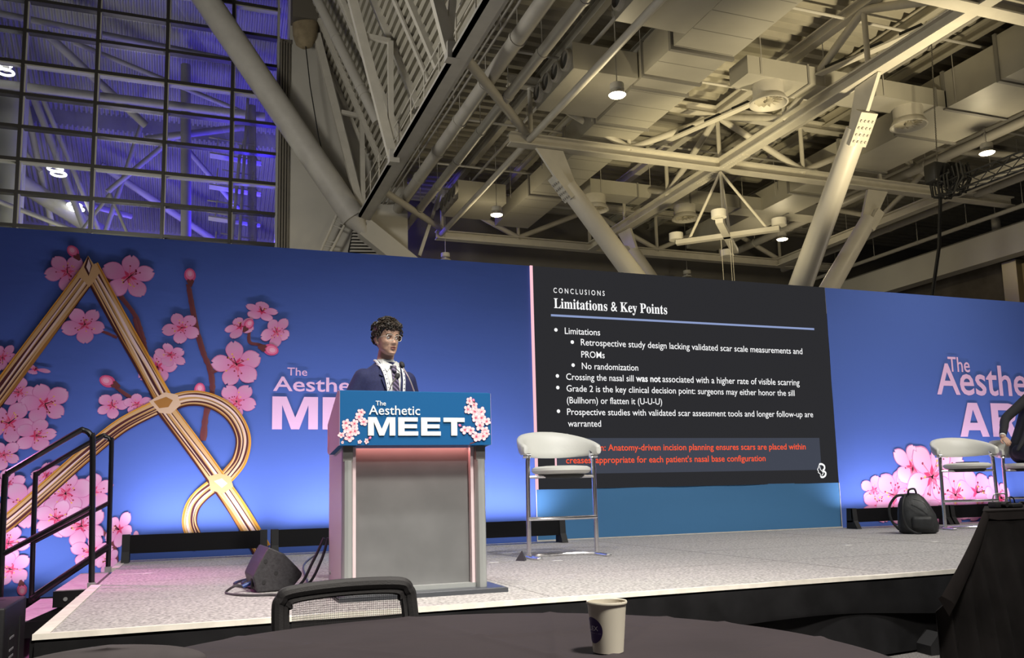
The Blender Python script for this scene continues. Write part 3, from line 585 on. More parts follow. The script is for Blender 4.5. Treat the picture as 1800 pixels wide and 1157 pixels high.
def blossom(mb, u, v_, r, rot=0, squash=1.0, sq_ang=0, n=5, seed=0, white=0, frac=1.0, proj=None, ys=None):
    pr_ = proj or P; c = pr_(u, v_); k = (pr_(u + 1, v_) - c).length; R_ = r * k; rnd = random.Random(seed * 7 + int(u * 13 + v_)); y = ys if ys else lay()
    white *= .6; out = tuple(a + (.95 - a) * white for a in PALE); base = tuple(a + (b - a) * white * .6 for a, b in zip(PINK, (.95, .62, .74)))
    sub = MB(); m_ = int(n * frac + .5)
    order = list(range(m_)); rnd.shuffle(order)
    for q, i in enumerate(order):
        a = rot + i * 2 * pi / n + rnd.uniform(-.10, .10); sh = rnd.uniform(.80, 1.06); o2 = tuple(min(1, x * sh) for x in out)
        petal(sub, (0, 0), a, R_ * rnd.uniform(.92, 1.08), .47 * rnd.uniform(.9, 1.06), -.000025 * q, rnd.uniform(.03, .12), base, o2)
    yy = -.00014                                 # red star and stamens
    vs = [(0, yy, 0)]; cs = [(.55, .03, .10)]
    for i in range(20):
        a = rot + i * pi / 10; rr = R_ * (.40 if i % 4 == 2 else .16 if i % 2 == 0 else .24) * .85; vs.append((rr * cos(a), yy, rr * sin(a))); cs.append(ROSE)
    sub.add(vs, [(0, i + 1, (i + 1) % 20 + 1) for i in range(20)], cs)
    for i in range(13):
        a = rnd.uniform(0, 2 * pi) if squash > .7 else sq_ang + pi / 2 + rnd.uniform(-.6, .6); L = R_ * rnd.uniform(.26, .52); w_ = R_ * .016; ca, sa = cos(a), sin(a); y2 = yy - .00003
        sub.add([(-w_ * sa, y2, w_ * ca), (w_ * sa, y2, -w_ * ca), (L * ca + w_ * sa, y2, L * sa - w_ * ca), (L * ca - w_ * sa, y2, L * sa + w_ * ca)], [(0, 1, 2, 3)], [(.78, .20, .30)] * 4)
        d_ = R_ * .04; col = (.85, .50, .12) if i % 3 == 0 else (.35, .04, .08)
        sub.add([(L * ca + d_ * cos(j * pi / 3), y2 - .00002, L * sa + d_ * sin(j * pi / 3)) for j in range(6)], [tuple(range(6))], [col] * 6)
    cs_, sn = cos(sq_ang), sin(sq_ang); res = []
    for x, yv, z in sub.v:
        p = x * cs_ + z * sn; q = -x * sn + z * cs_; q *= squash; res.append((c.x + p * cs_ - q * sn, y + yv, c.z + p * sn + q * cs_))
    mb.add(res, sub.f, sub.c)
def bud(mb, u, v_, r, ang, proj=None, ys=None):
    pr_ = proj or P; c = pr_(u, v_); k = (pr_(u + 1, v_) - c).length; R_ = r * k; y = ys if ys else lay()
    for (o, sc, col) in ((0, 1, (.72, .10, .24)), (.12, .72, (.88, .25, .42)), (.25, .40, (.93, .45, .60))):
        vs = []
        for j in range(14):
            a = j * 2 * pi / 14; x = R_ * sc * cos(a) * (1.15 if cos(a) > 0 else .95) + o * R_; z = R_ * sc * .82 * sin(a); vs.append((c.x + x * cos(ang) - z * sin(ang), y - o * .0004, c.z + x * sin(ang) + z * cos(ang)))
        mb.add(vs, [tuple(range(14))], [col] * 14)
    vs = [(c.x + R_ * (a * cos(ang) - b * sin(ang)), y - .00018, c.z + R_ * (a * sin(ang) + b * cos(ang))) for a, b in ((-1.7, -.16), (-.85, -.55), (-.55, -.3), (-.75, 0), (-.5, .32), (-.85, .55), (-1.7, .16))]
    mb.add(vs, [tuple(range(7))], [(.16, .05, .05)] * 7)
def strip(mb, pts, w_, col0, y, col1=None, proj=None):
    """printed line of half width w_ px through pixel points"""
    pr_ = proj or P; Q = [pr_(*p) for p in pts]; k = (pr_(pts[0][0] + 1, pts[0][1]) - Q[0]).length; vs = []; cs = []
    for i, q in enumerate(Q):
        d = Q[min(i + 1, len(Q) - 1)] - Q[max(i - 1, 0)]; d.y = 0; d.normalize(); ww = (w_[i] if isinstance(w_, list) else w_) * k
        for s in (-1, 0, 1): vs.append((q.x - d.z * s * ww, y, q.z + d.x * s * ww)); cs.append(col0 if s <= 0 else (col1 or col0))
    fs = []
    for i in range(len(Q) - 1):
        for j in (0, 1): a = i * 3 + j; fs.append((a, a + 1, a + 4, a + 3))
    mb.add(vs, fs, cs)
def smooth_path(pts, n=10):
    out = []
    for i in range(len(pts) - 1):
        p0, p1, p2, p3 = pts[max(i - 1, 0)], pts[i], pts[i + 1], pts[min(i + 2, len(pts) - 1)]
        for k in range(n):
            f = k / n; out.append(tuple(.5 * (2 * b + (c - a) * f + (2 * a - 5 * b + 4 * c - d) * f * f + (3 * b - a - 3 * c + d) * f ** 3) for a, b, c, d in zip(p0, p1, p2, p3)))
    return out + [pts[-1]]
BARK = (.17, .05, .055); BARK2 = (.20, .075, .07)
def branch(mb, pts, w0, w1, proj=None, ys=None):
    sp = smooth_path(pts, 8); n = len(sp); rnd = random.Random(int(pts[0][0])); strip(mb, sp, [(w0 + (w1 - w0) * i / n) * rnd.uniform(.85, 1.2) for i in range(n)], BARK, ys or lay(), BARK2, proj)
# --- left backdrop
LAY[0] = 0; t = thing('backdrop', 'blue printed backdrop with gold monogram and blossoms, left of the screen', 'backdrop', (1, BY, 0), group='blue printed backdrops')
xl0 = -3.9; zt = 3.925; xs0 = P(936.5, 660).x
mb = MB(); panel(mb, xl0, xs0, FZ, zt, BLUE, 130, 34, seed=2); mb.build('fabric', ink, t, color=True, smooth=180)
mb = MB()
for pts, w0, w1 in (([(137, 456), (146, 466), (158, 478)], 3, 5), ([(170, 470), (196, 500), (216, 526), (238, 556), (250, 590), (256, 618), (268, 660), (285, 700)], 4, 5), ([(331, 500), (337, 535), (346, 580), (358, 622), (370, 652), (373, 690), (362, 730), (357, 775)], 4, 5.5), ([(166, 579), (186, 585), (206, 594)], 2, 3),
        ([(203, 680), (222, 694), (246, 706), (262, 710)], 3, 3.5), ([(440, 570), (438, 600), (454, 606), (470, 612)], 3, 3), ([(372, 655), (384, 650)], 3, 3), ([(236, 560), (243, 585), (250, 600)], 3, 2), ([(30, 975), (40, 1010), (36, 1030)], 3, 4), ([(205, 1000), (200, 960), (180, 935), (168, 932)], 4, 3), ([(2, 905), (22, 893), (36, 886)], 5, 4)): branch(mb, pts, w0, w1)
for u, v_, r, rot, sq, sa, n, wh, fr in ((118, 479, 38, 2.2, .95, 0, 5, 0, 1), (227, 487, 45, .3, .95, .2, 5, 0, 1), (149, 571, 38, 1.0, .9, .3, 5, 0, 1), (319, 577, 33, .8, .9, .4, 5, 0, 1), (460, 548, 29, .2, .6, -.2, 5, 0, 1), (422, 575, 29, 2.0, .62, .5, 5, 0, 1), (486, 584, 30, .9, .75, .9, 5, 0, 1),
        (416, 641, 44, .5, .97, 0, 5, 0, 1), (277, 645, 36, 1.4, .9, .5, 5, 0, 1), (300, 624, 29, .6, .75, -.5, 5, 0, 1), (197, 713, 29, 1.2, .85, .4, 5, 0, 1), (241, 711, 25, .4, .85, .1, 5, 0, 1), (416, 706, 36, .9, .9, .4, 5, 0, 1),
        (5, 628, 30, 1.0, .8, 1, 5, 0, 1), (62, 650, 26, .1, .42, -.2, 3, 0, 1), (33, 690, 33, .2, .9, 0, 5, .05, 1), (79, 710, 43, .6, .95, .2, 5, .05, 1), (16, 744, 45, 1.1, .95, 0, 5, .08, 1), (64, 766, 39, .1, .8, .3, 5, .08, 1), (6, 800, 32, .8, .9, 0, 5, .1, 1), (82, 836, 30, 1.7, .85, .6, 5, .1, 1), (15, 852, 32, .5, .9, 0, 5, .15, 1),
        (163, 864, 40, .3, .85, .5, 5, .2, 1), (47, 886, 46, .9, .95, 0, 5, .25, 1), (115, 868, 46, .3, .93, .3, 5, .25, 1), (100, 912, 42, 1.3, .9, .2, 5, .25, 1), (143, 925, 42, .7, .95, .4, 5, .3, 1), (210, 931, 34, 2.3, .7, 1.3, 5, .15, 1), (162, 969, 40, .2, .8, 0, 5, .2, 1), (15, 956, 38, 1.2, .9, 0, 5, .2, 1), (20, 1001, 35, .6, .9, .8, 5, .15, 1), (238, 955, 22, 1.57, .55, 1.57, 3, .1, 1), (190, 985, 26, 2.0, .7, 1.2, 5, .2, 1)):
    blossom(mb, u, v_, r, rot, sq, sa, n, wh and 1 or 0, wh, fr)  # wh whitens the lower petals, imitating overexposure by the uplight
for u, v_, r, a in ((129, 443, 12, 2.2), (334, 485, 12.5, 1.65), (475, 615, 13, -.2), (190, 671, 14, 2.7), (351, 686, 12, 1.5), (437, 571, 10, 1), (39, 1036, 11, -1.4)): bud(mb, u, v_, r, a)
mb.build('printed_blossoms', ink, t, color=True, smooth=0)
# gold monogram: tubes drawn as bands of reflected gold
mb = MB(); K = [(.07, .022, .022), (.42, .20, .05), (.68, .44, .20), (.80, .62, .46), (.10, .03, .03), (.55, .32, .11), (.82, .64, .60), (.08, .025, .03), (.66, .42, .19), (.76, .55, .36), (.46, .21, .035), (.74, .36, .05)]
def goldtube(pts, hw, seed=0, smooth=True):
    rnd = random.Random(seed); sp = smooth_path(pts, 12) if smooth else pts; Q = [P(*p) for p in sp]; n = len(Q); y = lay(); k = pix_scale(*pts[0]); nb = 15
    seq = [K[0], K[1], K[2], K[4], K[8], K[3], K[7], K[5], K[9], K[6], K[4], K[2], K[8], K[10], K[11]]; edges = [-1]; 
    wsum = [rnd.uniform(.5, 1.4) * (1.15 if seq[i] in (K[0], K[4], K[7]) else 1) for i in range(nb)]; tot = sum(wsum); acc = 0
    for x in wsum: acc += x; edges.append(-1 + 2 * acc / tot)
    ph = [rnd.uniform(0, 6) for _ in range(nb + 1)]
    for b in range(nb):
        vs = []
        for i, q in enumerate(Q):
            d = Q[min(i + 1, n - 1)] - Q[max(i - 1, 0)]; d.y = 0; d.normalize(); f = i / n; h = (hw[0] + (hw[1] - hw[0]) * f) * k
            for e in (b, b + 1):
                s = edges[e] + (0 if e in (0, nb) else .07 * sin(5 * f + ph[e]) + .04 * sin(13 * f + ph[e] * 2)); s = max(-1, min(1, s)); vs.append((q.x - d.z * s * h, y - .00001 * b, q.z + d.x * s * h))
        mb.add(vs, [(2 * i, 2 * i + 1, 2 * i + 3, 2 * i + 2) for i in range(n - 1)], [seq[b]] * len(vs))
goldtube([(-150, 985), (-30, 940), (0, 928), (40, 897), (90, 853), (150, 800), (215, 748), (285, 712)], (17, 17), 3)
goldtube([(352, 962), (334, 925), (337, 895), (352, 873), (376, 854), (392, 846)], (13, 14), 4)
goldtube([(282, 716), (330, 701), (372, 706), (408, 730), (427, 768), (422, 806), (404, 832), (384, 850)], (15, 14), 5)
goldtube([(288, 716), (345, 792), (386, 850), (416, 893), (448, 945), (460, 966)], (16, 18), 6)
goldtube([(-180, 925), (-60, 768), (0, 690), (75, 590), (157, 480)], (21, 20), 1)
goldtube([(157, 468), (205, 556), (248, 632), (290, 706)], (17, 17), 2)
y = lay()
for poly, col in (([(155, 450), (136, 484), (150, 497), (157, 505), (166, 495), (175, 480)], K[2]), ([(155, 450), (148, 470), (156, 486), (162, 468)], K[0]), ([(156, 456), (152, 470), (157, 480), (160, 468)], K[6]), ([(262, 706), (290, 690), (312, 694), (318, 712), (300, 728), (280, 726)], K[9]), ([(270, 706), (292, 698), (304, 704), (296, 716), (280, 718)], K[1]), ([(366, 838), (386, 832), (405, 838), (410, 856), (392, 868), (370, 862)], K[2]), ([(376, 846), (390, 841), (400, 850), (390, 858)], K[3])):
    y -= .00008; mb.add([(P(*p).x, y, P(*p).z) for p in poly], [tuple(range(len(poly)))], [col] * len(poly))
LAY[0] += 4
mb.build('printed_monogram', ink, t, color=True, smooth=0)
# lettering
def wide_letters(mb, word, x, z, h, wscale, y, gap=.08, ax=None):
    """heavy extended capitals built as polygons in the (x, z) plane; returns the end x"""
    G = {'M': ([[(0, 0), (0, 1), (.42, 1), (.68, .36), (.94, 1), (1.36, 1), (1.36, 0), (1.07, 0), (1.07, .74), (.80, 0), (.56, 0), (.29, .74), (.29, 0)]], 1.36),
         'E': ([[(0, 0), (0, 1), (1.0, 1), (1.0, .77), (.32, .77), (.32, .62), (.96, .62), (.96, .40), (.32, .40), (.32, .23), (1.02, .23), (1.02, 0)]], 1.02),
         'T': ([[(.40, 0), (.40, .76), (0, .76), (0, 1), (1.12, 1), (1.12, .76), (.72, .76), (.72, 0)]], 1.12),
         'A': ([[(0, 0), (.44, 1), (.86, 1), (1.30, 0), (.98, 0), (.90, .19), (.40, .19), (.32, 0)], 'hole', [(.48, .41), (.82, .41), (.65, .80)]], 1.30),
         'R': ([[(0, 0), (0, 1), (.82, 1), (1.02, .96), (1.12, .84), (1.13, .66), (1.06, .50), (.90, .42), (1.16, 0), (.80, 0), (.58, .37), (.32, .37), (.32, 0)], 'hole', [(.32, .58), (.70, .58), (.80, .62), (.81, .74), (.72, .79), (.32, .79)]], 1.16)}
    from mathutils.geometry import tessellate_polygon
    for ch in word:
        polys, wd = G[ch]; loops = [[V((x + a * h * wscale, z + b * h, 0)) for a, b in pl] for pl in polys if pl != 'hole']; flat = [p for l in loops for p in l]
        mb.add([(p.x, y, p.y) for p in flat], [tuple(f) for f in tessellate_polygon(loops)]); x += (wd * wscale + gap) * h
    return x
def lettering(mb, lines):
    for s, u0, v0, u1, cap, bold in lines:
        a = P(u0, v0); b = P(u1, v0); y = lay(); k = pix_scale(u0, v0); a.y = y; mb.col = LETTER; text_mesh(mb, s, a, (b - a).x if u1 else None, cap * k, bold=bold)
LAY[0] = 0; mb = MB(); lettering(mb, (('The', 505, 660, 540, 14.5, .008), ('Aesthetic', 480, 687, 661, 26.5, .012)))
mb.col = LETTER; a = P(478, 755); b = P(477, 697); wide_letters(mb, 'MEET', a.x, a.z, b.z - a.z, 1.0, lay(), .14)
mb.build('lettering', ink, t, color=True, smooth=0)
# --- right backdrop
LAY[0] = 0; t = thing('backdrop', 'blue printed backdrop with blossoms along the foot, right of the screen', 'backdrop', (10, BY, 0), group='blue printed backdrops'); xs1 = P(1463, 700).x + .012
mb = MB(); panel(mb, xs1, 15, .55, zt, BLUE, 110, 34, seed=7); mb.build('fabric', ink, t, color=True, smooth=180)
mb = MB(); branch(mb, [(1700, 874), (1716, 873), (1732, 882), (1745, 893)], 3, 4); branch(mb, [(1690, 872), (1705, 868), (1716, 862)], 3, 3)
for u, v_, r, rot, sq, sa, wh in ((1536, 862, 24, 2.6, .8, 0, .2), (1547, 889, 34, 1.2, .7, 0, .1), (1575, 872, 42, 1.1, .9, .4, .2), (1601, 858, 34, 1.3, .85, 1.3, .15), (1640, 885, 36, .9, .9, 0, .15), (1603, 822, 36, 1.2, .75, -.7, .6), (1660, 822, 36, .3, .9, 0, .8), (1638, 838, 50, .9, .9, 1.2, .6), (1680, 870, 44, .2, .85, .5, .25), (1716, 866, 38, .7, .7, -.9, .2), (1723, 893, 30, .2, .7, 0, .1), (1758, 876, 34, 1.9, .6, -1.0, .15), (1655, 905, 34, 1, .7, 0, .1)): blossom(mb, u, v_, r, rot, sq, sa, 5, 3, wh)
bud(mb, 1761, 868, 5, .3)
mb.build('printed_blossoms', ink, t, color=True, smooth=0)
LAY[0] = 0; mb = MB(); lettering(mb, (('The', 1667, 653, 1705, 20, .01), ('Aesthetic', 1647, 692.5, 1858, 42, .014)))
mb.col = LETTER; a = P(1688, 768); b = P(1688, 708); wide_letters(mb, 'ART', a.x, a.z, b.z - a.z, .88, lay(), .14); mb.build('lettering', ink, t, color=True, smooth=0)
# --- screen and the cloth under it
za, zb_ = P(1200, 855).z, 3.925
t = thing('led_screen', 'big dark video screen showing the conclusions slide', 'screen', ((xs0 + xs1) / 2, BY, za)); x0, x1 = xs0 + .01, xs1 - .012
MB().box(x0, x1, BY - .005, BY + .10, za, zb_).build('panel', emit_mat('slide_black', (.026, .026, .029), 1), t, smooth=0)
sf = BY - .008
white_e = emit_mat('slide_white', (1, 1, 1), 1.0); red_e = emit_mat('slide_red', (1, .105, .04), 1.0); box_e = emit_mat('slide_box', (.055, .062, .085), 1); rule_e = emit_mat('slide_rule', (.27, .34, .58), 1); pink_e = emit_mat('slide_edge', (1, .58, .66), 1)
def S(u, v_, y=sf): return PY(u, v_, y)
a, b = S(968.5, 556.5), S(1431, 577); mb = MB().box(a.x, b.x, sf - .001, sf, (a.z + b.z) / 2 - .012, (a.z + b.z) / 2 + .014); mb.build('slide_rule', rule_e, t, smooth=0)
a, b = S(978, 770), S(1444, 826); MB().box(a.x, b.x, sf - .001, sf, b.z, S(1444, 770).z).build('slide_box', box_e, t, smooth=0)
mb = MB().box(x0 - .015, x0 + .018, BY - .02, BY - .002, za, zb_); a = S(976.5, 800); mb.box(a.x - .012, a.x + .012, sf - .003, sf - .0015, b.z, S(1444, 770).z); mb.build('pink_edge', pink_e, t, smooth=0)
def bold_serif(s): return ''.join(chr(0x1D400 + ord(c) - 65) if c.isupper() else chr(0x1D41A + ord(c) - 97) if c.islower() else c for c in s)
mb = Multi()
def line(m_, s, u0, v0, u1, v1, cap, bold=.004, spacing=1, yo=.002):
    a, b = S(u0, v0, sf - yo), S(u1, v1, sf - yo); k = (S(u0, v0 + 1) - S(u0, v0)).length; a.z = (a.z + b.z) / 2; q = MB(); text_mesh(q, s, a, b.x - a.x, cap * k, bold=bold, spacing=spacing); m_.b.append(q)
line(mb, 'CONCLUSIONS', 973, 515.5, 1063, 519.5, 9, .006, 1.55)
line(mb, bold_serif('Limitations & Key Points'), 974, 542.5, 1173, 551.5, 17.5, .004)
line(mb, 'Limitations', 993, 588, 1055, 589, 11.5)
line(mb, 'Retrospective study design lacking validated scar scale measurements and', 1021.3, 609, 1410.5, 621, 11.5)
line(mb, 'PROMs', 1022, 629, 1063, 629.5, 11.5); line(mb, 'No randomization', 1023, 650, 1122, 650.8, 11.5)
line(mb, 'Crossing the nasal sill', 995.4, 668, 1114, 670.6, 11.5); line(mb, 'was not', 1118, 670.8, 1161.5, 671.7, 11.5, .022); line(mb, 'associated with a higher rate of visible scarring', 1164.5, 672, 1405.7, 677.5, 11.5)
line(mb, 'Grade 2 is the key clinical decision point: surgeons may either honor the sill', 996, 688.5, 1397, 696, 11.5)
line(mb, '(Bullhorn) or flatten it (U-U-U)', 996.6, 709, 1164, 711.5, 11.5)
line(mb, 'Prospective studies with validated scar assessment tools and longer follow-up are', 997, 729, 1429.5, 734, 11.5); line(mb, 'warranted', 998.5, 750, 1056.7, 750.3, 11.5)
for u, v_ in ((977.2, 580), (1006, 601.5), (1007.5, 642), (979.8, 661), (980.5, 681.5), (981.7, 723)):
    c = S(u, v_, sf - .002); k = (S(u + 1, v_) - S(u, v_)).length * 3.0; mb.add([(c.x + k * cos(i * pi / 6), c.y, c.z + k * sin(i * pi / 6)) for i in range(12)], [tuple(range(12))])
# small emblem: numeral-like letter with a profile on its left
def poly(m_, pts, y=sf - .002): m_.add([(S(*p).x, y, S(*p).z) for p in pts], [tuple(range(len(pts)))])
for pts in (smooth_path([(1440, 816.5), (1444, 816), (1448.5, 819), (1449, 824), (1446, 827.5)], 5), smooth_path([(1446, 827.5), (1451, 831), (1450.5, 836), (1446.5, 839), (1442.5, 838.5)], 5), smooth_path([(1440, 816.5), (1438.5, 822), (1436.8, 826), (1438.6, 828), (1438.4, 831), (1441.5, 833), (1442.2, 838.5)], 5), smooth_path([(1440.5, 820), (1442.5, 826), (1446, 829.5), (1446.5, 833), (1444, 836)], 5)):
    Q = [S(*p) for p in pts]; k = (S(1441, 820) - S(1440, 820)).length * (.55 if pts[0][0] < 1441 and pts[1][1] > 817.2 else 1.35); vs = []
    for i, q in enumerate(Q):
        d = Q[min(i + 1, len(Q) - 1)] - Q[max(i - 1, 0)]; d.normalize(); vs += [(q.x - d.z * k, sf - .002, q.z + d.x * k), (q.x + d.z * k, sf - .002, q.z - d.x * k)]
    mb.add(vs, [(2 * i, 2 * i + 1, 2 * i + 3, 2 * i + 2) for i in range(len(Q) - 1)])
mb.build('slide_text', white_e, t, smooth=0)
mb = Multi(); line(mb, 'Conclusion: Anatomy-driven incision planning ensures scars are placed within', 995, 791.5, 1416.5, 791.3, 11.5, .010, yo=.0025); line(mb, "creases, appropriate for each patient's nasal base configuration", 995, 812.3, 1346, 813, 11.5, .010, yo=.0025); mb.build('slide_red_text', red_e, t, smooth=0)
t = tag(bpy.data.objects.new('screen_apron', None), 'plain teal blue cloth stretched below the screen', 'cloth'); COL.objects.link(t); t.location = (6, BY, ST)
mb = MB(); panel(mb, xs0, xs1 - .01, ST - .02, za + .005, TEAL, 100, 14, amp=.014, seed=4); mb.build('fabric', ink, t, color=True, smooth=180)
mb = MB()
for u, n_ in ((8.2, 9), (5.0, 4), (6.4, 5)): pass
mb = Multi(); mb.box(xs1 - .014, xs1 - .006, BY - .014, BY - .004, ST, za).box(xs0 - .004, xs0 + .004, BY - .014, BY - .004, ST, za).box(xs0, xs1, BY - .012, BY - .006, ST + .0, ST + .014); mb.build('hem', edge, t, smooth=0)
# silver top rail of the backdrops
# --- wash battens on the floor in front of the cloth
def batten(label, x0, x1, y=9.13, power=60, feet=True):
    t = thing('light_batten', label, 'light batten', ((x0 + x1) / 2, y, ST), group='long black light battens along the backdrops'); z0 = ST + .085
    mb = MB().box(x0, x1, y - .03, y - .012, z0, z0 + .175).box(x0, x1, y - .012, y + .07, z0, z0 + .02); mb.build('housing', mat('batten_black', (.006, .006, .007), .5, spec=.2), t, smooth=0)
    MB().box(x0 + .02, x1 - .02, y + .02, y + .06, z0 + .02, z0 + .03).build('led_strip', emit_mat('batten_led', (.8, .86, 1), .3), t, smooth=0)
    for x in (x0, x1 - .07): MB().prism([(x, y - .11, ST + .002), (x, y + .09, ST + .002), (x, y + .07, z0 + .18), (x, y - .035, z0 + .18), (x, y - .05, z0 + .02)], (.07, 0, 0)).build('bracket', rubber, t, smooth=0)
    n = 3; L = (x1 - x0)
    l = bpy.data.lights.new('batten_light', 'AREA'); l.shape = 'RECTANGLE'; l.size = L - .06; l.size_y = .03; l.spread = radians(124); l.energy = power * L; l.color = (.88, .82, 1); o = bpy.data.objects.new('batten_light', l); COL.objects.link(o)
    o.location = ((x0 + x1) / 2, y + .04, z0 + .05); o.rotation_euler = V((0, .17, 1)).to_track_quat('-Z', 'X').to_euler(); o.parent = t; o.matrix_parent_inverse = t.matrix_basis.inverted()
    # lay the long side along the backdrop
    zax = -V((0, .17, 1)).normalized(); xax = V((1, 0, 0)); o.rotation_euler = Matrix((xax, zax.cross(xax), zax)).transposed().to_euler()
BP = 14.5
batten('black light batten at the left end of the stage', -.64, .70, power=BP)
batten('black light batten behind the lectern', .74, 2.35, power=BP); batten('black light batten ending behind the nearest stool', 2.37, 3.98, power=BP)
xb = PY(1497, 930, 9.13).x
batten('black light batten behind the backpack', xb, xb + 1.65, power=BP * .72); batten('black light batten behind the right hand stools', xb + 1.68, xb + 3.5, power=BP * .72); batten('black light batten past the seated man', xb + 3.55, xb + 5.3, power=BP * .72)
# batten standing on the floor left of the stage, behind the stairs
def floor_batten(label, x0, x1, y, power):
    t = thing('light_batten', label, 'light batten', ((x0 + x1) / 2, y, FZ), group='long black light battens along the backdrops'); z0 = FZ + .06
    MB().box(x0, x1, y - .03, y - .012, z0, z0 + .175).box(x0, x1, y - .012, y + .07, z0, z0 + .02).build('housing', mat('batten_black', (.006, .006, .007), .5, spec=.2), t, smooth=0)
    for x in (x0, x1 - .07): MB().prism([(x, y - .11, FZ + .002), (x, y + .09, FZ + .002), (x, y + .07, z0 + .18), (x, y - .035, z0 + .18)], (.07, 0, 0)).build('bracket', rubber, t, smooth=0)
    l = bpy.data.lights.new('batten_light', 'AREA'); l.shape = 'RECTANGLE'; l.size = x1 - x0; l.size_y = .03; l.spread = radians(124); l.energy = power * (x1 - x0); l.color = (.88, .82, 1); o = bpy.data.objects.new('batten_light', l); COL.objects.link(o)
    zax = -V((0, .17, 1)).normalized(); xax = V((1, 0, 0)); o.rotation_euler = Matrix((xax, zax.cross(xax), zax)).transposed().to_euler(); o.location = ((x0 + x1) / 2, y + .04, z0 + .05); o.parent = t; o.matrix_parent_inverse = t.matrix_basis.inverted()
floor_batten('black light batten on the floor behind the stairs', -2.6, -.75, 9.0, 11)
# ================================================================ LECTERN
alu = mat('grey_aluminium', (.42, .44, .43), .35, .35); acry = mat('grey_acrylic', (.165, .168, .168), .32, noise=.10, nscale=5); frost = mat('frosted_side', (.62, .56, .58), .45)
LX0, LX1, LY = PY(597, 687, 4.95).x, PY(862.5, 690, 4.95).x, 4.95
t = thing('lectern', 'tall lectern with printed blue hood, grey front panel and pale sides', 'lectern', ((LX0 + LX1) / 2, 5.25, ST))
px0, px1 = PY(605, 800, 5.02).x - .01, PY(850, 800, 5.02).x + .01; zh0, zh1 = PY(597, 783, 4.95).z, PY(597, 687, 4.95).z
MB().box(px0 - .03, px1 + .10, 4.93, 5.62, ST, ST + .025).bbox(px0 - .03, px1 + .10, 4.93, 5.62, ST, ST + .03, .012).build('base_plate', mat('dark_base', (.06, .065, .075), .35), t, smooth=0)
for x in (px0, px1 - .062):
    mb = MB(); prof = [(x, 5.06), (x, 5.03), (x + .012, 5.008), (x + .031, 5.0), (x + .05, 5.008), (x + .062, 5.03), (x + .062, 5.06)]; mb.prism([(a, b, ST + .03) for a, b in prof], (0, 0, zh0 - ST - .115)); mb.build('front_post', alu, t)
    MB().box(x + .002, x + .06, 5.012, 5.06, zh0 - .09, zh0 + .02).build('post_shade_top', mat('post_shade_dark', (.16, .15, .14), .5), t, smooth=0)  # post tops coloured darker to imitate the shade under the hood
MB().box(px0 + .062, px1 - .062, 5.10, 5.12, ST + .03, zh0 + .06).build('front_panel', acry, t, smooth=0)
for x in (px0 + .062, px1 - .084): MB().box(x, x + .022, 5.055, 5.11, ST + .03, zh0 + .05).build('edge_strip', mat('pale_acrylic_edge', (.72, .58, .60), .25), t, smooth=0)
MB().box(px0 + .06, px1 - .06, 5.05, 5.12, ST + .03, ST + .055).build('front_sill', alu, t, smooth=0)
for x in (px0 + .004, px1 - .016): MB().box(x, x + .012, 5.06, 5.57, ST + .03, zh0 + .06).build('side_panel', frost, t, smooth=0)
# hood: upright printed front, sides, sloping top towards the speaker
hprof = [(4.95, zh0), (4.95, zh1), (5.02, zh1 + .012), (5.42, zh1 - .16), (5.42, zh0 - .02), (5.36, zh0 - .035), (5.0, zh0)]
hm = ink_mat('hood_print', .5, .0)
mb = MB(); HB = (.012, .105, .28); mb.col = HB
mb.prism([(LX0 + .002, y, z) for y, z in hprof], (LX1 - LX0 - .004, 0, 0)); mb.col = (.62, .42, .56)
for x in (LX0, LX1 - .002): mb.prism([(x, y + .002, z) for y, z in hprof], (.002, 0, 0))
mb.build('hood', hm, t, smooth=0, color=True)
def PL(u, v_): return PY(u, v_, LY)
mb = MB(); LAYH = [0]
def hy(): LAYH[0] += 1; return LY - .0015 - .00018 * LAYH[0]
WB = dict(proj=PL)
branch(mb, [(603, 775), (616, 752), (634, 728), (641, 722)], .8, .5, PL, hy()); branch(mb, [(828, 712), (842, 738), (848, 760), (838, 775), (826, 780)], .8, .8, PL, hy())
_p, _q = PINK, PALE
PINK, PALE = (.80, .50, .55), (.86, .80, .80)
for u, v_, r in ((602, 778, 7), (600, 765, 6.5), (609, 753, 9), (623, 745, 8.5), (624, 758, 9), (608, 744, 8.5), (614, 769, 9.5), (631, 733, 8), (635, 725, 7.5), (639, 742, 8), (632, 777, 7), (644, 776, 8), (616, 760, 8), (825, 705, 7), (833, 712, 7), (822, 720, 8), (834, 724, 8.5), (846, 725, 9), (836, 735, 9), (846, 735, 9), (855, 741, 7.5), (843, 748, 9.5), (852, 757, 8), (817, 756, 8.5), (827, 757, 8.5), (837, 768, 9.5), (849, 767, 8.5), (855, 762, 6)):
    if v_ + r > 781: r = 781 - v_
    blossom(mb, u, v_, r, u * .37, .86, u * .9, 5, 1, 0, 1, PL, hy())
for u, v_, a in ((650, 770, .8), (808, 748, 2.6), (832, 704, 2)): bud(mb, u, v_, 2.6, a, PL, hy())
PINK, PALE = _p, _q
mb.build('printed_blossoms', hm, t, smooth=0, color=True)
mb = MB(); mb.col = (.80, .83, .80)
for s, u0, v0, u1, cap, bold in (('The', 660, 713, 678, 8.2, .006), ('Aesthetic', 648, 729, 738, 16.5, .006)):
    a, b = PL(u0, v0), PL(u1, v0); a.y = hy(); text_mesh(mb, s, a, b.x - a.x, cap * (PL(u0, v0 + 1) - PL(u0, v0)).length, bold=bold)
a, b = PL(646.5, 766), PL(646.5, 733.5); c = PL(816.5, 766); h = b.z - a.z; tot = 1.36 + 1.02 * 2 + 1.12; gap = .16; ws = ((c.x - a.x) / h - 3 * gap) / tot; wide_letters(mb, 'MEET', a.x, a.z, h, ws, hy(), gap)
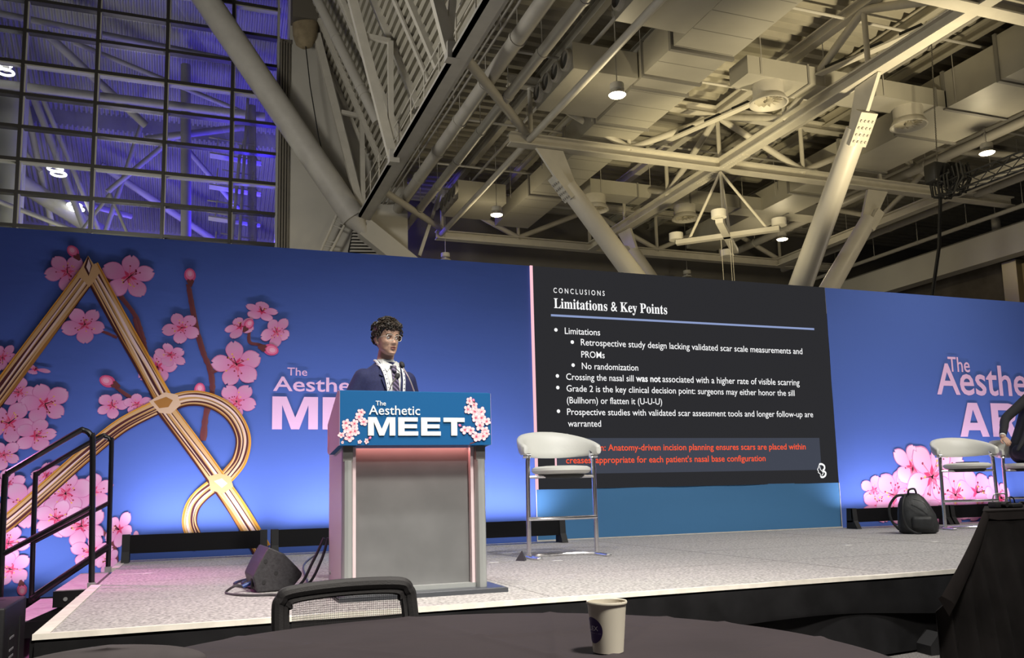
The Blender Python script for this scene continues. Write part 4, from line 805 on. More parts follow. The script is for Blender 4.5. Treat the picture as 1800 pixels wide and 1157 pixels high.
mb.build('lettering', hm, t, smooth=0, color=True)
mb = MB(); rnd = random.Random(4); mb.col = (.80, .42, .52); pts = [(LX0 - .001, 5.418, zh1 - .17)]
for i in range(14): pts.append((LX0 - .001, 5.418 - rnd.uniform(.01, .09), zh1 - .17 - i * (zh1 - zh0 - .15) / 13))
pts.append((LX0 - .001, 5.418, zh0 - .018)); mb.add(pts, [tuple(range(len(pts)))]); mb.build('side_blossoms', hm, t, smooth=0, color=True)
l = bpy.data.lights.new('lectern_led', 'AREA'); l.shape = 'RECTANGLE'; l.size = .7; l.size_y = .02; l.energy = .9; l.color = (1, .34, .30); o = bpy.data.objects.new('lectern_led', l); COL.objects.link(o); o.location = ((px0 + px1) / 2, 5.07, zh0 - .01); o.rotation_euler = (radians(22), 0, 0); o.parent = t; o.matrix_parent_inverse = t.matrix_basis.inverted()
MB().cyl((px0 - .002, 5.50, ST + .12), (px0 + .004, 5.50, ST + .12), .012, 12).build('bolt', alu, t)
# microphones
for k, (u0, v0, u1, v1, yy) in enumerate(((676, 690, 697, 664, 5.15), (733, 688, 708, 645, 5.15))):
    t2 = thing('gooseneck_microphone', ('short gooseneck microphone leaning right on the lectern', 'long gooseneck microphone leaning left across the lapel')[k], 'microphone', PY(u0, v0, yy), group='gooseneck microphones on the lectern')
    a, b = PY(u0, v0, yy), PY(u1, v1, yy + .12); a.z -= .05; m_ = (a + b) / 2 + V((0, 0, .02)); MB().tube(smooth_path([tuple(a), tuple(m_), tuple(b)], 8), .005, 8).build('gooseneck', mat('mic_chrome', (.5, .48, .46), .3, .9), t2)
    d = (b - a).normalized(); MB().ell(b + d * .015, (.017, .017, .026), 14, 8, V((0, 0, 1)).rotation_difference(d).to_matrix()).build('foam_windscreen', rubber, t2); MB().cyl(a - V((0, 0, .02)), a + V((0, 0, .012)), .018, 12).build('mic_base', rubber, t2)
for k, x in enumerate((-.03, .02)):
    tag(MB().tube(smooth_path([(px0 + x * .5 - .01, 5.58, ST + .33), (px0 - .06 + x, 5.62, ST + .18), (px0 - .14 + x, 5.7, ST + .03), (px0 - .3 + x, 5.85, ST + .012), (px0 - .5 + x, 6.3, ST + .012), (px0 - .2, 7.2 + x, ST + .012), (px0 - .1, 8.9, ST + .012)], 8), .009, 8).build('cable', mat('dark_cable', (.02, .016, .03), .5)), ('left', 'right')[k] + ' of the two dark cables falling behind the lectern', 'cable')
# ================================================================ STOOLS
chrome = mat('chrome', (.88, .87, .88), .26, 1); wh = mat('white_leather', (.74, .74, .68), .42, bump=.05, bscale=40); und = mat('stool_underside', (.03, .03, .028), .7)
def make_stool(label, loc, rz, group):
    t = thing('bar_stool', label, 'stool', loc, rz, group); Rr = .33
    for s in (-1, 1):
        local(MB().tube(smooth_path([(s * .335, 0, .012), (s * .335, 0, .3), (s * .33, 0, .80), (s * .325, .005, .89), (s * .335, .06, .945)], 8), [.021] * 33, 10), 'leg', chrome, t)
        local(MB().bbox(-.028 + s * .335, .028 + s * .335, -.24, .03, 0, .024, .01), 'foot', chrome, t)
    arc = lambda r, z, a0, a1, n: [(r * cos(a0 + (a1 - a0) * i / n), r * sin(a0 + (a1 - a0) * i / n) * .95, z) for i in range(n + 1)]
    local(MB().tube(smooth_path([(.335, 0, .014), (.2, .10, .014), (0, .14, .014), (-.2, .10, .014), (-.335, 0, .014)], 8), .017, 8), 'base_bar', chrome, t)
    local(MB().tube(smooth_path([(.335, -.01, .345), (.2, -.055, .345), (0, -.075, .345), (-.2, -.055, .345), (-.335, -.01, .345)], 8), .017, 10), 'footrest', chrome, t)
    mb = MB()
    for y in (-.05, .10):
        mb.cyl((-.333, 0, .715), (-.18, y, .715), .014, 8); mb.cyl((.333, 0, .715), (.18, y, .715), .014, 8)
    local(mb, 'seat_bracket', chrome, t)
    local(MB().lathe([(0, .70), (.17, .70), (.205, .715), (.21, .735), (.0, .735)], (0, .0, 0), 28), 'seat_pan', und, t)
    local(MB().lathe([(.0, .735), (.20, .735), (.25, .745), (.272, .768), (.268, .79), (.235, .806), (.15, .812), (0, .813)], (0, .0, 0), 36), 'seat_cushion', wh, t)
    # curved back pad: thick band sweeping from one leg head around the back to the other
    rings = []; N = 40
    for i in range(N + 1):
        f = i / N; a = pi * 1.06 * (f - .5) + pi / 2; h = .045 + .085 * sin(pi * f) ** 1.2; zc = .955 + .065 * sin(pi * f) ** 1.1; th = .032 + .01 * sin(pi * f); lean = .05 * sin(pi * f); ring = []
        if i in (0, N): h *= .75; th *= .7
        for j in range(14):
            b = j * 2 * pi / 14; ca, sa = cos(b), sin(b); rr = Rr + .035 + th * (abs(ca) ** .7) * (1 if ca > 0 else -1) + lean * sa; z = zc + h * (abs(sa) ** .7) * (1 if sa > 0 else -1); ring.append((rr * cos(a), rr * sin(a) * .95 - .02, z))
        rings.append(ring)
    local(MB().loft(rings, True), 'back_pad', wh, t, smooth=60)
    mb = MB()
    for i in range(5, 36):
        f = i / N; a = pi * 1.06 * (f - .5) + pi / 2; zc = .955 + .065 * sin(pi * f) ** 1.1; rr = Rr + .002; z0 = zc - (.045 + .085 * sin(pi * f) ** 1.2) + .012; c = V((rr * cos(a), rr * sin(a) * .95 - .02, z0)); tt = V((-sin(a), cos(a), 0)); mb.obox(c, tt * .008, V((cos(a), sin(a), 0)) * .003, (0, 0, .003))
    local(mb, 'lacing', mat('lacing_grey', (.45, .45, .42), .6), t, smooth=0)
    for s in (-1, 1):
        mb = MB(); mb.cyl((s * .30, .01, .905), (s * .375, .01, .905), .022, 12); local(mb, 'arm_clamp', chrome, t)
    return t
a, b = PZ(936.5, 982, ST), PZ(1044, 976, ST); c = (a + b) / 2; rz = atan2((b - a).y, (b - a).x)
g = 'white bar stools with chrome legs'
st0 = make_stool('white bar stool standing alone just right of the lectern', (c.x, c.y, ST), rz * .9, g)
p = PZ(1662, 931, ST); q = PZ(1752, 921, ST)
st1 = copy_tree(st0, (p.x + .335 * cos(.36), p.y - .335 * sin(.36), ST), -.36, 'white bar stool right behind the backpack, with a tablet on its seat', g)
sx3 = PY(1777, 850, 8.55).x + .33
st2 = copy_tree(st0, (sx3, 8.6, ST), -.12, 'white bar stool the seated man rests his hand on', g)
m = st1.location; tag(MB().bbox(m.x - .12, m.x + .10, m.y - .10, m.y + .06, ST + .8145, ST + .824, .004).build('tablet', mat('dark_tablet', (.02, .022, .03), .25)), 'dark tablet lying on the seat of the middle stool', 'tablet')
tag(MB().box(m.x + .13, m.x + .22, m.y - .08, m.y + .05, ST + .8135, ST + .8145).build('paper_slip', wt, smooth=0), 'white paper slip beside the tablet on the stool', 'paper')
# ================================================================ BACKPACK
bk = mat('black_nylon', (.028, .030, .031), .55, noise=.3, nscale=9, bump=.25, bscale=18); p = PZ(1612, 938, ST)
t = thing('backpack', 'black backpack slouching on the carpet in front of the blossoms', 'backpack', (p.x, p.y, ST), -.72); rings = []
for z, sx, sy, dx, dy in ((.0, .17, .10, .02, 0), (.02, .205, .13, .02, 0), (.10, .215, .14, .02, 0), (.22, .20, .135, .01, .01), (.33, .165, .12, -.01, .03), (.41, .12, .095, -.02, .05), (.455, .07, .055, -.02, .06), (.465, .02, .02, -.02, .06)):
    rings.append([(dx + sx * (abs(cos(a)) ** .7) * (1 if cos(a) > 0 else -1) + .006 * sin(7 * a + z * 20), dy + sy * (abs(sin(a)) ** .7) * (1 if sin(a) > 0 else -1), z) for a in [i * 2 * pi / 28 for i in range(28)]])
local(MB().loft(rings, True), 'main_body', bk, t, smooth=60)
local(MB().bbox(-.06, .17, -.165, -.08, .04, .20, .04), 'front_pocket', bk, t)
local(MB().tube(smooth_path([(-.02, -.13, .40), (.08, -.16, .36), (.13, -.15, .27)], 8), .006, 6), 'zip', mat('zip_grey', (.12, .12, .12), .4), t)
local(MB().tube(smooth_path([(-.06, .0, .45), (-.05, -.02, .50), (.01, .0, .51), (.03, .03, .45)], 8), .012, 8), 'grab_handle', bk, t)
for k, pts in enumerate((((-.08, -.02, .44), (-.19, -.07, .43), (-.275, -.08, .31), (-.265, -.09, .16), (-.19, -.09, .05)), ((-.10, -.05, .43), (-.13, -.14, .36), (-.145, -.175, .22), (-.11, -.17, .08), (-.02, -.18, .012), (.03, -.2, .008)))):
    sp = smooth_path(pts, 8); local(MB().tube(sp, .015, 8), 'shoulder_strap', mat('strap_black', (.016, .017, .018), .7), t)
# ================================================================ STAGE MONITOR
mm = mat('monitor_black', (.034, .033, .036), .5, noise=.3, nscale=60, bump=.15, bscale=150); f0 = PZ(453, 1043, ST)
t = thing('stage_monitor', 'black wedge monitor speaker on the stage left of the lectern', 'speaker', (f0.x, f0.y, ST)); S2 = lambda u, v_, dy: PY(u, v_, f0.y + dy) - f0 + V((0, 0, 0))
# side facing us traced on its own plane; the box runs back from it
sidep = [(452, 1043), (444.5, 1014), (456, 990), (472.5, 962), (500, 974), (524, 998), (533.5, 1009), (531, 1016), (518, 1031), (519, 1042)]
fr = [PY(u, v_, f0.y) for u, v_ in sidep]; zmin = ST + .004; fr = [V((p.x, p.y + .18 * (p.x - f0.x), max(zmin, p.z))) for p in fr]; off = V((-.03, .40, .0))
mb = MB().prism([p - V(t.location) for p in fr], off); ob = local(mb, 'cabinet', mm, t, smooth=0); bv = ob.modifiers.new('bevel', 'BEVEL'); bv.width = .008; bv.segments = 2
mb = MB()
for u, v_ in ((467, 987), (486, 1008), (464, 1024), (512, 1021)):
    p = PY(u, v_, f0.y); p = V((p.x, p.y + .18 * (p.x - f0.x) - .001, p.z)) - V(t.location); mb.cyl(p, p + V((0, -.003, 0)), .013, 12)
local(mb, 'side_bolts', rubber, t)
q0 = (fr[1] * .5 + fr[0] * .5) - V(t.location) + off * .35; local(MB().obox(q0 + V((-.004, 0, 0)), (.004, 0, 0), (0, .07, 0), (0, 0, .03)), 'connector_plate', rubber, t, smooth=0)
local(MB().cyl(q0 + V((-.005, 0, 0)), q0 + V((-.06, -.02, -.02)), .013, 12), 'blue_plug', mat('blue_plug', (.03, .06, .22), .4), t)
o_ = V(t.location) + q0 + V((-.06, -.02, -.02)); tag(MB().tube(smooth_path([tuple(o_), tuple(PZ(414, 1030, ST + .05)), tuple(PZ(397, 1042, ST + .008)), tuple(PZ(420, 1046, ST + .008)), tuple(PZ(470, 1046, ST + .008)), tuple(PZ(540, 1040, ST + .008)), (f0.x + .5, 7.6, ST + .008), (f0.x + .8, 9.0, ST + .008)], 8), .0075, 8).build('speaker_cable', mat('grey_cable', (.07, .065, .07), .5)), 'dark cable looping from the monitor speaker over the carpet', 'cable')
# ================================================================ STAIRS WITH HANDRAILS
rail = mat('black_rail', (.012, .012, .013), .3, coat=.3); Yn, Yf = 6.90, 8.42
t = thing('stage_stairs', 'black stage stairs with pale treads and two looped handrails', 'stairs', (-1.1, 7.6, 0))
tr_m = mat('tread_grey', (.42, .39, .40), .75, noise=.15, nscale=30)
za = PY(97, 1032, Yn).z; zb2 = PY(100, 1083, Yn).z
xa0, xa1 = PY(97, 1032, Yn).x, SX0 - .02; xb0, xb1 = PY(50, 1090, Yn).x, PY(122, 1070, Yn).x
lv = [(xa0, xa1, .575), (xa0 - .30, xa0 + .02, .38), (xa0 - .6, xa0 - .28, .235)]
for x0, x1, z in lv: MB().box(x0, x1, Yn + .02, Yf - .02, z - .03, z).build('tread', tr_m, t, smooth=0)
for x0, x1, z in lv:
    for y in (Yn, Yf):
        mb = MB().box(x0 - .01, x1, y - .015, y + .02, max(FZ, z - .115), z - .004)
        if y == Yn:
            for x in (x0 + .07, x1 - .08): mb.k = 1; mb.cyl((x, y - .016, z - .06), (x, y - .024, z - .06), .014, 10); mb.k = 0
        mb.build('tread_bracket', [rail, alu], t, smooth=0)
for y in (Yn + .03, Yf - .03): MB().beam((xa0 - .62, y, .15), (SX0 - .03, y, .50), .04, .07).build('stringer', rail, t, smooth=0)
for y in (Yn + .04, Yf - .04):
    for x, z in ((xa0 - .5, .2), (SX0 - .1, .42)): MB().box(x - .02, x + .02, y - .02, y + .02, FZ, z).build('leg', rail, t, smooth=0)
for y, path, mids in ((Yn, [(161, 1030), (163, 790), (160, 766), (148, 757), (132, 762), (30, 822), (13, 834), (8, 858), (0, 1050), (-8, 1180)], (((4, 975), (164, 890)),)), (Yf, [(190, 1000), (196, 790), (194, 774), (185, 768), (173, 770), (82, 822), (66, 834), (62, 850), (55, 1060)], (((61, 952), (192, 884)), ((56, 1052), (192, 960))))):
    P3 = [PY(u, v_, y) for u, v_ in path]; sp = smooth_path([tuple(p) for p in P3], 6); MB().tube(sp, .021, 10, up=(0, 1, 0)).build('handrail_loop', rail, t)
    for (a, b) in mids: MB().cyl(PY(*a, y), PY(*b, y), .019 if b[1] < 950 else .03, 10).build('mid_rail', rail, t)
    MB().box(P3[0].x - .026, P3[0].x + .026, y - .026, y + .026, ST - .03, ST + .02).build('rail_socket', alu, t, smooth=0)
# ================================================================ SUBWOOFER
a, b = PZ(55, 1045, .6), PZ(8, 1072, .6); sb = mat('speaker_black', (.018, .018, .02), .55, noise=.2, nscale=50)
sx1, sy1, sy0 = -1.0, 6.4, 5.72
t = thing('subwoofer', 'large black subwoofer on the floor below the stairs', 'speaker', ((sx1 - .5), (sy0 + sy1) / 2, FZ))
MB().bbox(sx1 - 1.0, sx1, sy0, sy1, FZ, .6, .012).build('cabinet', sb, t)
MB().box(sx1 - .9, sx1 - .06, sy0 - .012, sy0 + .005, FZ + .05, .55).build('front_grille', mat('speaker_grille', (.01, .01, .01), .4), t, smooth=0)
mb = MB().box(sx1 - .004, sx1 + .001, sy0 + .14, sy0 + .32, .19, .46); mb.build('connector_panel', rubber, t, smooth=0)
mb = MB()
for z in (.25, .29, .33, .40): mb.box(sx1, sx1 + .004, sy0 + .17, sy0 + .29, z, z + .012)
mb.build('connector_rows', mat('plate_grey', (.30, .30, .32), .5), t, smooth=0)
for y in (sy0 + .46,): MB().box(sx1, sx1 + .006, y, y + .02, .2, .5).build('side_handle', rubber, t, smooth=0)
for x in (sx1 - .12, sx1 - .5): MB().lathe([(0, .0015), (.035, .0015), (.04, .0)], (x, sy1 - .2, .6), 16).build('top_socket', rubber, t)
# ================================================================ ROUND TABLE, CUP, CHAIRS
cl = mat('plum_black_cloth', (.034, .027, .031), .8, noise=.12, nscale=3, bump=.08, bscale=9, spec=.3)
TX, TY, TR, TZ = .69, 2.10, 1.06, .75
t = thing('round_table', 'round folding table under a dark cloth, holding the paper cup', 'table', (TX, TY, FZ))
MB().cyl((TX, TY, TZ - .035), (TX, TY, TZ - .006), TR - .01, 64).build('table_top', mat('plywood', (.35, .25, .15), .6), t)
for i in range(4): MB().cyl((TX + .5 * cos(i * pi / 2 + .7), TY + .5 * sin(i * pi / 2 + .7), FZ), (TX + .45 * cos(i * pi / 2 + .7), TY + .45 * sin(i * pi / 2 + .7), TZ - .036), .017, 10).build('leg', alu, t)
mb = MB(); N = 240; rings = []
def fold(x, y):
    z = 0
    for (a, b, c, w_, h) in ((.42, .91, 2.32, .016, .0055), (-.28, .96, 1.55, .016, .0055), (.93, -.37, .05, .016, .0055), (.80, .6, 1.9, .016, .0055), (-.75, .66, .62, .016, .0055), (.15, .99, 2.72, .016, .0055), (.98, .2, 1.35, .016, .0055)):
        q = (a * x + b * y - c) / w_; z += h * math.exp(-q * q) if abs(q) < 4 else 0
    return z
for r in [i * TR / 100 for i in range(1, 101)]: rings.append([(TX + r * cos(a), TY + r * sin(a), TZ + fold(TX + r * cos(a), TY + r * sin(a)) - (.004 if r > TR - .01 else 0)) for a in [k * 2 * pi / N for k in range(N)]])
for z, k in ((TZ - .02, .006), (TZ - .2, .03), (TZ - .45, .05), (FZ + .03, .075)): rings.append([(TX + (TR + k + k * .6 * sin(26 * a)) * cos(a), TY + (TR + k + k * .6 * sin(26 * a)) * sin(a), z) for a in [i * 2 * pi / N for i in range(N)]])
mb.loft(rings); mb.add([(TX, TY, TZ)] + rings[0], [(0, i + 1, (i + 1) % N + 1) for i in range(N)])
tag(mb.build('tablecloth', cl, smooth=50), 'dark plum tablecloth with pressed folds under the paper cup', 'tablecloth')
# paper cup
cb = PZ(1077, 1149, TZ + .002); kx = (PZ(1078, 1149, TZ) - PZ(1077, 1149, TZ)).length; t = thing('paper_cup', 'white paper coffee cup with purple disc on the dark tablecloth', 'cup', (cb.x, cb.y + .026, TZ + .0035))
rb, rtp, H = 27.0 * kx, 34.5 * kx, PY(1077, 1058, cb.y + .02).z - TZ - .004
pc = mat('cup_paper', (.72, .68, .56), .55); local(MB().lathe([(0, .004), (rb * .97, .004), (rb, 0), (rb * 1.005, .004), (rtp, H - .004), (rtp * 1.05, H - .003), (rtp * 1.065, H + .001), (rtp * 1.04, H + .004), (rtp * .985, H + .002), (rtp * .98, H - .004), (rb * .97, .008), (0, .008)], n=56), 'cup_wall', pc, t, smooth=50)
local(MB().lathe([(rb * .99, .035), (rtp * .965, H - .018), (rtp * .962, H - .018), (rb * .985, .035)], n=40), 'coffee_stain', mat('coffee_stain', (.32, .17, .05), .5, noise=.45, nscale=35), t)
def on_cup(a, z, e=.0006): r = rb + (rtp - rb) * z / H + e; return (r * cos(a), r * sin(a), z)
ac = atan2(-cb.y, -cb.x) - 1.02; zc, dr = H * .46, H * .265; mb = MB()
vs = [on_cup(ac, zc)]; N = 40
for k in range(1, 4):
    for i in range(N): b = i * 2 * pi / N; vs.append(on_cup(ac + k / 3 * dr * cos(b) / ((rb + rtp) / 2), zc + k / 3 * dr * sin(b)))
fs = [(0, i + 1, (i + 1) % N + 1) for i in range(N)] + [(1 + k * N + i, 1 + k * N + (i + 1) % N, 1 + (k + 1) * N + (i + 1) % N, 1 + (k + 1) * N + i) for k in range(2) for i in range(N)]
mb.add(vs, fs); local(mb, 'purple_disc', mat('purple_print', (.035, .012, .11), .5), t, smooth=60)
mb = MB(); tmp = MB(); text_mesh(tmp, 'nFLEX', (-dr * .92, 0, 0), dr * 1.55, dr * .34, up=(0, 1, 0), bold=.005); text_mesh(tmp, '- -- --- -- - ---', (-dr * .75, -dr * .25, 0), dr * 1.6, dr * .10, up=(0, 1, 0))
mb.add([on_cup(ac + x / ((rb + rtp) / 2), zc + y, .0011) for x, y, _ in tmp.v], tmp.f); local(mb, 'lettering', mat('white_print', (.75, .72, .78), .5), t, smooth=0)
# mesh-back chair behind the table
ch = mat('chair_black', (.014, .013, .014), .6, bump=.1, bscale=200)
t = thing('mesh_chair', 'black mesh back office chair pushed up to the far side of the table', 'chair', (.55, 3.42, FZ)); Yc = 3.30
tl, trr, bl, br = PY(478, 1034, Yc), PY(727, 1016, Yc), PY(478, 1115, Yc), PY(738, 1090, Yc); bl.z = br.z = TZ - .28
def fr_path(ins):
    w_ = ins; return smooth_path([(bl.x + w_ + .01, Yc - .03, bl.z), (tl.x + w_, Yc, tl.z - .10), (tl.x + w_ + .012, Yc, tl.z - w_ - .02), (tl.x + .06 + w_ * .5, Yc, tl.z - w_ + .004), ((tl.x + trr.x) / 2, Yc + .02, (tl.z + trr.z) / 2 - w_ + .012), (trr.x - .05 - w_ * .5, Yc, trr.z - w_ + .006), (trr.x - w_, Yc, trr.z - w_ - .02), (trr.x - w_ + .012, Yc, trr.z - .10), (br.x - w_ + .01, Yc - .03, br.z)], 6)
sp = fr_path(.024); MB().tube(sp, [.026] * len(sp), 10, up=(0, 1, 0)).build('back_frame', ch, t); sp2 = fr_path(.056); MB().tube(sp2, [.007] * len(sp2), 8, up=(0, 1, 0)).build('frame_lip', ch, t)
mb = MB(); o1, o2 = fr_path(.012), fr_path(.056)
mb.loft([[V(p) + V((0, -.012, 0)) for p in o1], [V(p) + V((0, -.018, 0)) for p in o2], [V(p) + V((0, .006, 0)) for p in o2], [V(p) + V((0, .012, 0)) for p in o1]], closed=False); mb.build('frame_cover', ch, t, smooth=60)
mm_ = bpy.data.materials.new('chair_mesh'); mm_.use_nodes = True; nt = mm_.node_tree; bs = nt.nodes['Principled BSDF']; bs.inputs['Base Color'].default_value = (.02, .019, .02, 1); bs.inputs['Roughness'].default_value = .7
tc = nt.nodes.new('ShaderNodeTexCoord'); wv = nt.nodes.new('ShaderNodeTexWave'); wv.bands_direction = 'X'; wv.inputs['Scale'].default_value = 62; wv.inputs['Distortion'].default_value = .0; wv2 = nt.nodes.new('ShaderNodeTexWave'); wv2.bands_direction = 'Z'; wv2.inputs['Scale'].default_value = 40
mxn = nt.nodes.new('ShaderNodeMath'); mxn.operation = 'MULTIPLY'; rmp = nt.nodes.new('ShaderNodeMath'); rmp.operation = 'GREATER_THAN'; rmp.inputs[1].default_value = .32
nt.links.new(tc.outputs['Object'], wv.inputs[0]); nt.links.new(tc.outputs['Object'], wv2.inputs[0]); ad = nt.nodes.new('ShaderNodeMath'); ad.operation = 'ADD'; ad.inputs[1].default_value = .35
nt.links.new(wv2.outputs[1], ad.inputs[0]); nt.links.new(wv.outputs[1], mxn.inputs[0]); nt.links.new(ad.outputs[0], mxn.inputs[1]); nt.links.new(mxn.outputs[0], rmp.inputs[0])
inv = nt.nodes.new('ShaderNodeMath'); inv.operation = 'SUBTRACT'; inv.inputs[0].default_value = 1; nt.links.new(rmp.outputs[0], inv.inputs[1]); nt.links.new(inv.outputs[0], bs.inputs['Alpha'])
mb = MB(); top = [p for p in sp2 if p[2] > bl.z + .02]; vs = []; nn = 24
for i in range(nn + 1):
    f = i / nn; x = sp2[0][0] + (sp2[-1][0] - sp2[0][0]) * f
    zt_ = max([bl.z + .05] + [p[2] for p in sp2 if abs(p[0] - x) < .03])
    zt_ = tl.z - .052 + (trr.z - tl.z) * f + .012 * sin(pi * f)
    for j in range(9): g_ = j / 8; vs.append((x, Yc - .02 + .035 * sin(pi * f), bl.z + (zt_ - bl.z) * g_))
mb.add(vs, [(i * 9 + j, (i + 1) * 9 + j, (i + 1) * 9 + j + 1, i * 9 + j + 1) for i in range(nn) for j in range(8)]); mb.build('back_mesh', mm_, t, smooth=60)
cx = (tl.x + trr.x) / 2; MB().beam((cx - .24, Yc + .03, .62), (cx + .26, Yc + .03, .63), .03, .05).build('lumbar_bar', ch, t, smooth=0)
MB().bbox(cx - .25, cx + .25, Yc - .03, Yc + .42, .46, .53, .03).build('seat', ch, t); MB().beam((cx, Yc + .06, .30), (cx, Yc + .03, .62), .06, .03, up=(0, 1, 0)).build('back_spine', ch, t, smooth=0); MB().cyl((cx, Yc + .2, FZ + .10), (cx, Yc + .2, .43), .03, 14).build('gas_lift', ch, t)
MB().beam((cx, Yc + .04, .44), (cx, Yc + .22, .45), .08, .04).build('seat_plate', ch, t, smooth=0)
for i in range(5):
    a = i * 2 * pi / 5 + .3; e = V((cx + .28 * cos(a), Yc + .2 + .28 * sin(a), FZ + .075)); MB().tube([(cx, Yc + .2, FZ + .12), tuple(e)], [.026, .018], 8).build('base_arm', ch, t); MB().cyl(e + V((-.012, 0, -.045)), e + V((.012, 0, -.045)), .03, 14).build('caster', rubber, t)
# rounded padded chair back low at the left
t = thing('padded_chair', 'grey padded chair with a rounded back, low at the left edge of the table', 'chair', (-.62, 1.75, FZ)); Yp = 1.55
pl, pr2, ptop = PY(40, 1162, Yp), PY(330, 1162, Yp), PY(178, 1137, Yp); cxp = (pl.x + pr2.x) / 2; hw = (pr2.x - pl.x) / 2 + .03; rings = []; z0p = ptop.z - .032
for z in [.44, .48, .54, .60, .66, z0p] + [z0p + (ptop.z - z0p) * sin(i * pi / 2 / 14) for i in range(1, 15)]:
    k = .92 + .08 * (z - .44) / (z0p - .44) if z <= z0p else sqrt(max(.0004, 1 - ((z - z0p) / (ptop.z - z0p)) ** 2)); th = .038 * (min(1, max(.15, (ptop.z - z) * 28)) ** .5)
    rings.append([(cxp + hw * k * cos(a), Yp + th * sin(a), z) for a in [i * 2 * pi / 32 for i in range(32)]])
pad = mat('grey_pad', (.045, .038, .041), .8, noise=.15, nscale=20)
MB().loft(rings, True).build('back_pad', pad, t, smooth=60); MB().bbox(cxp - .2, cxp + .2, Yp - .44, Yp + .0, .42, .49, .03).build('seat', pad, t)
for sx in (-.18, .18):
    for sy in (-.40, -.02): MB().cyl((cxp + sx, Yp + sy, FZ), (cxp + sx * .95, Yp + sy, .43), .014, 10).build('leg', rail, t)
    MB().cyl((cxp + sx * .9, Yp - .01, .43), (cxp + sx * .9, Yp + .02, .55), .012, 8).build('back_bracket', rail, t)
kb = PY(295, 1152, 1.75); tag(MB().ell((kb.x, kb.y, kb.z - .004), (.016, .016, .014), 14, 8).cyl((kb.x, kb.y, FZ), (kb.x, kb.y, kb.z), .010, 10).build('rod_stand', rubber), 'thin black rod with a small knob beside the padded chair', 'rod')
# ================================================================ DRAPED KIOSK TABLE AT THE RIGHT
zt2 = 1.04; Yk = 3.45; A = PY(1727, 897, Yk); Bn = PY(1655, 1048, Yk - .16); Cn = PY(1672, 1170, Yk - .10)
vel = mat('black_velvet', (.010, .009, .009), .95, noise=.5, nscale=4, spec=.1); band = mat('brown_black_band', (.011, .0088, .0085), .9, noise=.2, nscale=8, spec=.15)
t = thing('draped_table', 'tall table under pleated black drape at the right edge of the picture', 'table', (A.x + .6, Yk + .1, FZ)); xr = A.x + 1.5
kb2 = .62; bx = A.x * (1 + kb2 / Yk) + .02                     # the left end runs back along the diagonal
top2 = [(A.x, Yk), (xr, Yk), (xr, Yk + kb2), (bx, Yk + kb2)]
MB().prism([(x + .02, y + .01, zt2 - .05) for x, y in top2], (0, 0, .038)).build('table_top', band, t, smooth=0)
for x, y in ((A.x + .12, Yk + .08), (xr - .08, Yk + .08), (xr - .08, Yk + kb2 - .06), (bx + .08, Yk + kb2 - .06)): MB().box(x - .02, x + .02, y - .02, y + .02, FZ, zt2 - .05).build('leg', rail, t, smooth=0)
MB().prism([(x + (-.005 if x < xr else .02), y - .004, zt2 - .012) for x, y in top2], (0, 0, .008)).build('cloth_top', band, t, smooth=0)
mb = MB(); mb.loft([[(A.x - .005, Yk - .006, zt2 - .004), (A.x + .03, Yk - .008, zt2 - .045), (A.x + .09, Yk - .012, zt2 - .055), (xr, Yk - .012, zt2 - .05)], [(A.x - .005, Yk - .001, zt2 - .004), (A.x + .03, Yk - .001, zt2 - .004), (A.x + .09, Yk - .001, zt2 - .004), (xr, Yk - .001, zt2 - .004)]], closed=False)
w2 = V((.10, .02, -.05)); a0, b0 = V((A.x - .006, Yk - .01, zt2 - .006)), V((Bn.x, Bn.y, Bn.z)); rows = []
for i in range(13):
    f = i / 12; p = a0.lerp(b0, f) + V((0, -.02 * sin(pi * f), .01 * sin(pi * f))); rows.append([p, p + w2 * .5 * (.55 + .5 * f) + V((0, -.014, 0)), p + w2 * (.55 + .5 * f)])
mb.loft(rows, closed=False); e = rows[-1]; mb.add([e[0], e[1], e[2], e[2] + V((-.045, 0, -.05)), e[0] + V((-.022, 0, -.01))], [(0, 1, 2, 3, 4)]); mb.build('drape_border', band, t, smooth=60)
mb = MB(); N = 90; topr, midr, botr = [], [], []
for i in range(N + 1):
    f = i / N
    if f < .28: g_ = f / .28; pt = (b0 + w2 * .6).lerp(a0 + w2 * .4, g_)
    else: g_ = (f - .28) / .72; pt = V((A.x + .06 + g_ * (xr - A.x - .06), Yk - .012, zt2 - .04))
    s_ = sin(i * 1.05 + .8 * sin(i * .31)); topr.append(pt + V((0, .006, 0))); xb_ = Cn.x - .012 + f * (xr - Cn.x + .05); midr.append(V((pt.x * .45 + xb_ * .55, Yk - .05 + .02 * s_, min(pt.z - .05, .55)))); botr.append(V((xb_, Yk - .06 + .035 * s_, FZ + .01)))
mb.loft([topr, midr, botr], closed=False); mb.loft([[V((A.x - .0, Yk + .0, zt2 - .02)), V((Cn.x + .01, Yk - .05, FZ + .01))], [V((bx, Yk + kb2, zt2 - .02)), V((bx - .05, Yk + kb2 + .02, FZ + .01))]], closed=False); mb.build('pleated_drape', vel, t, smooth=60)
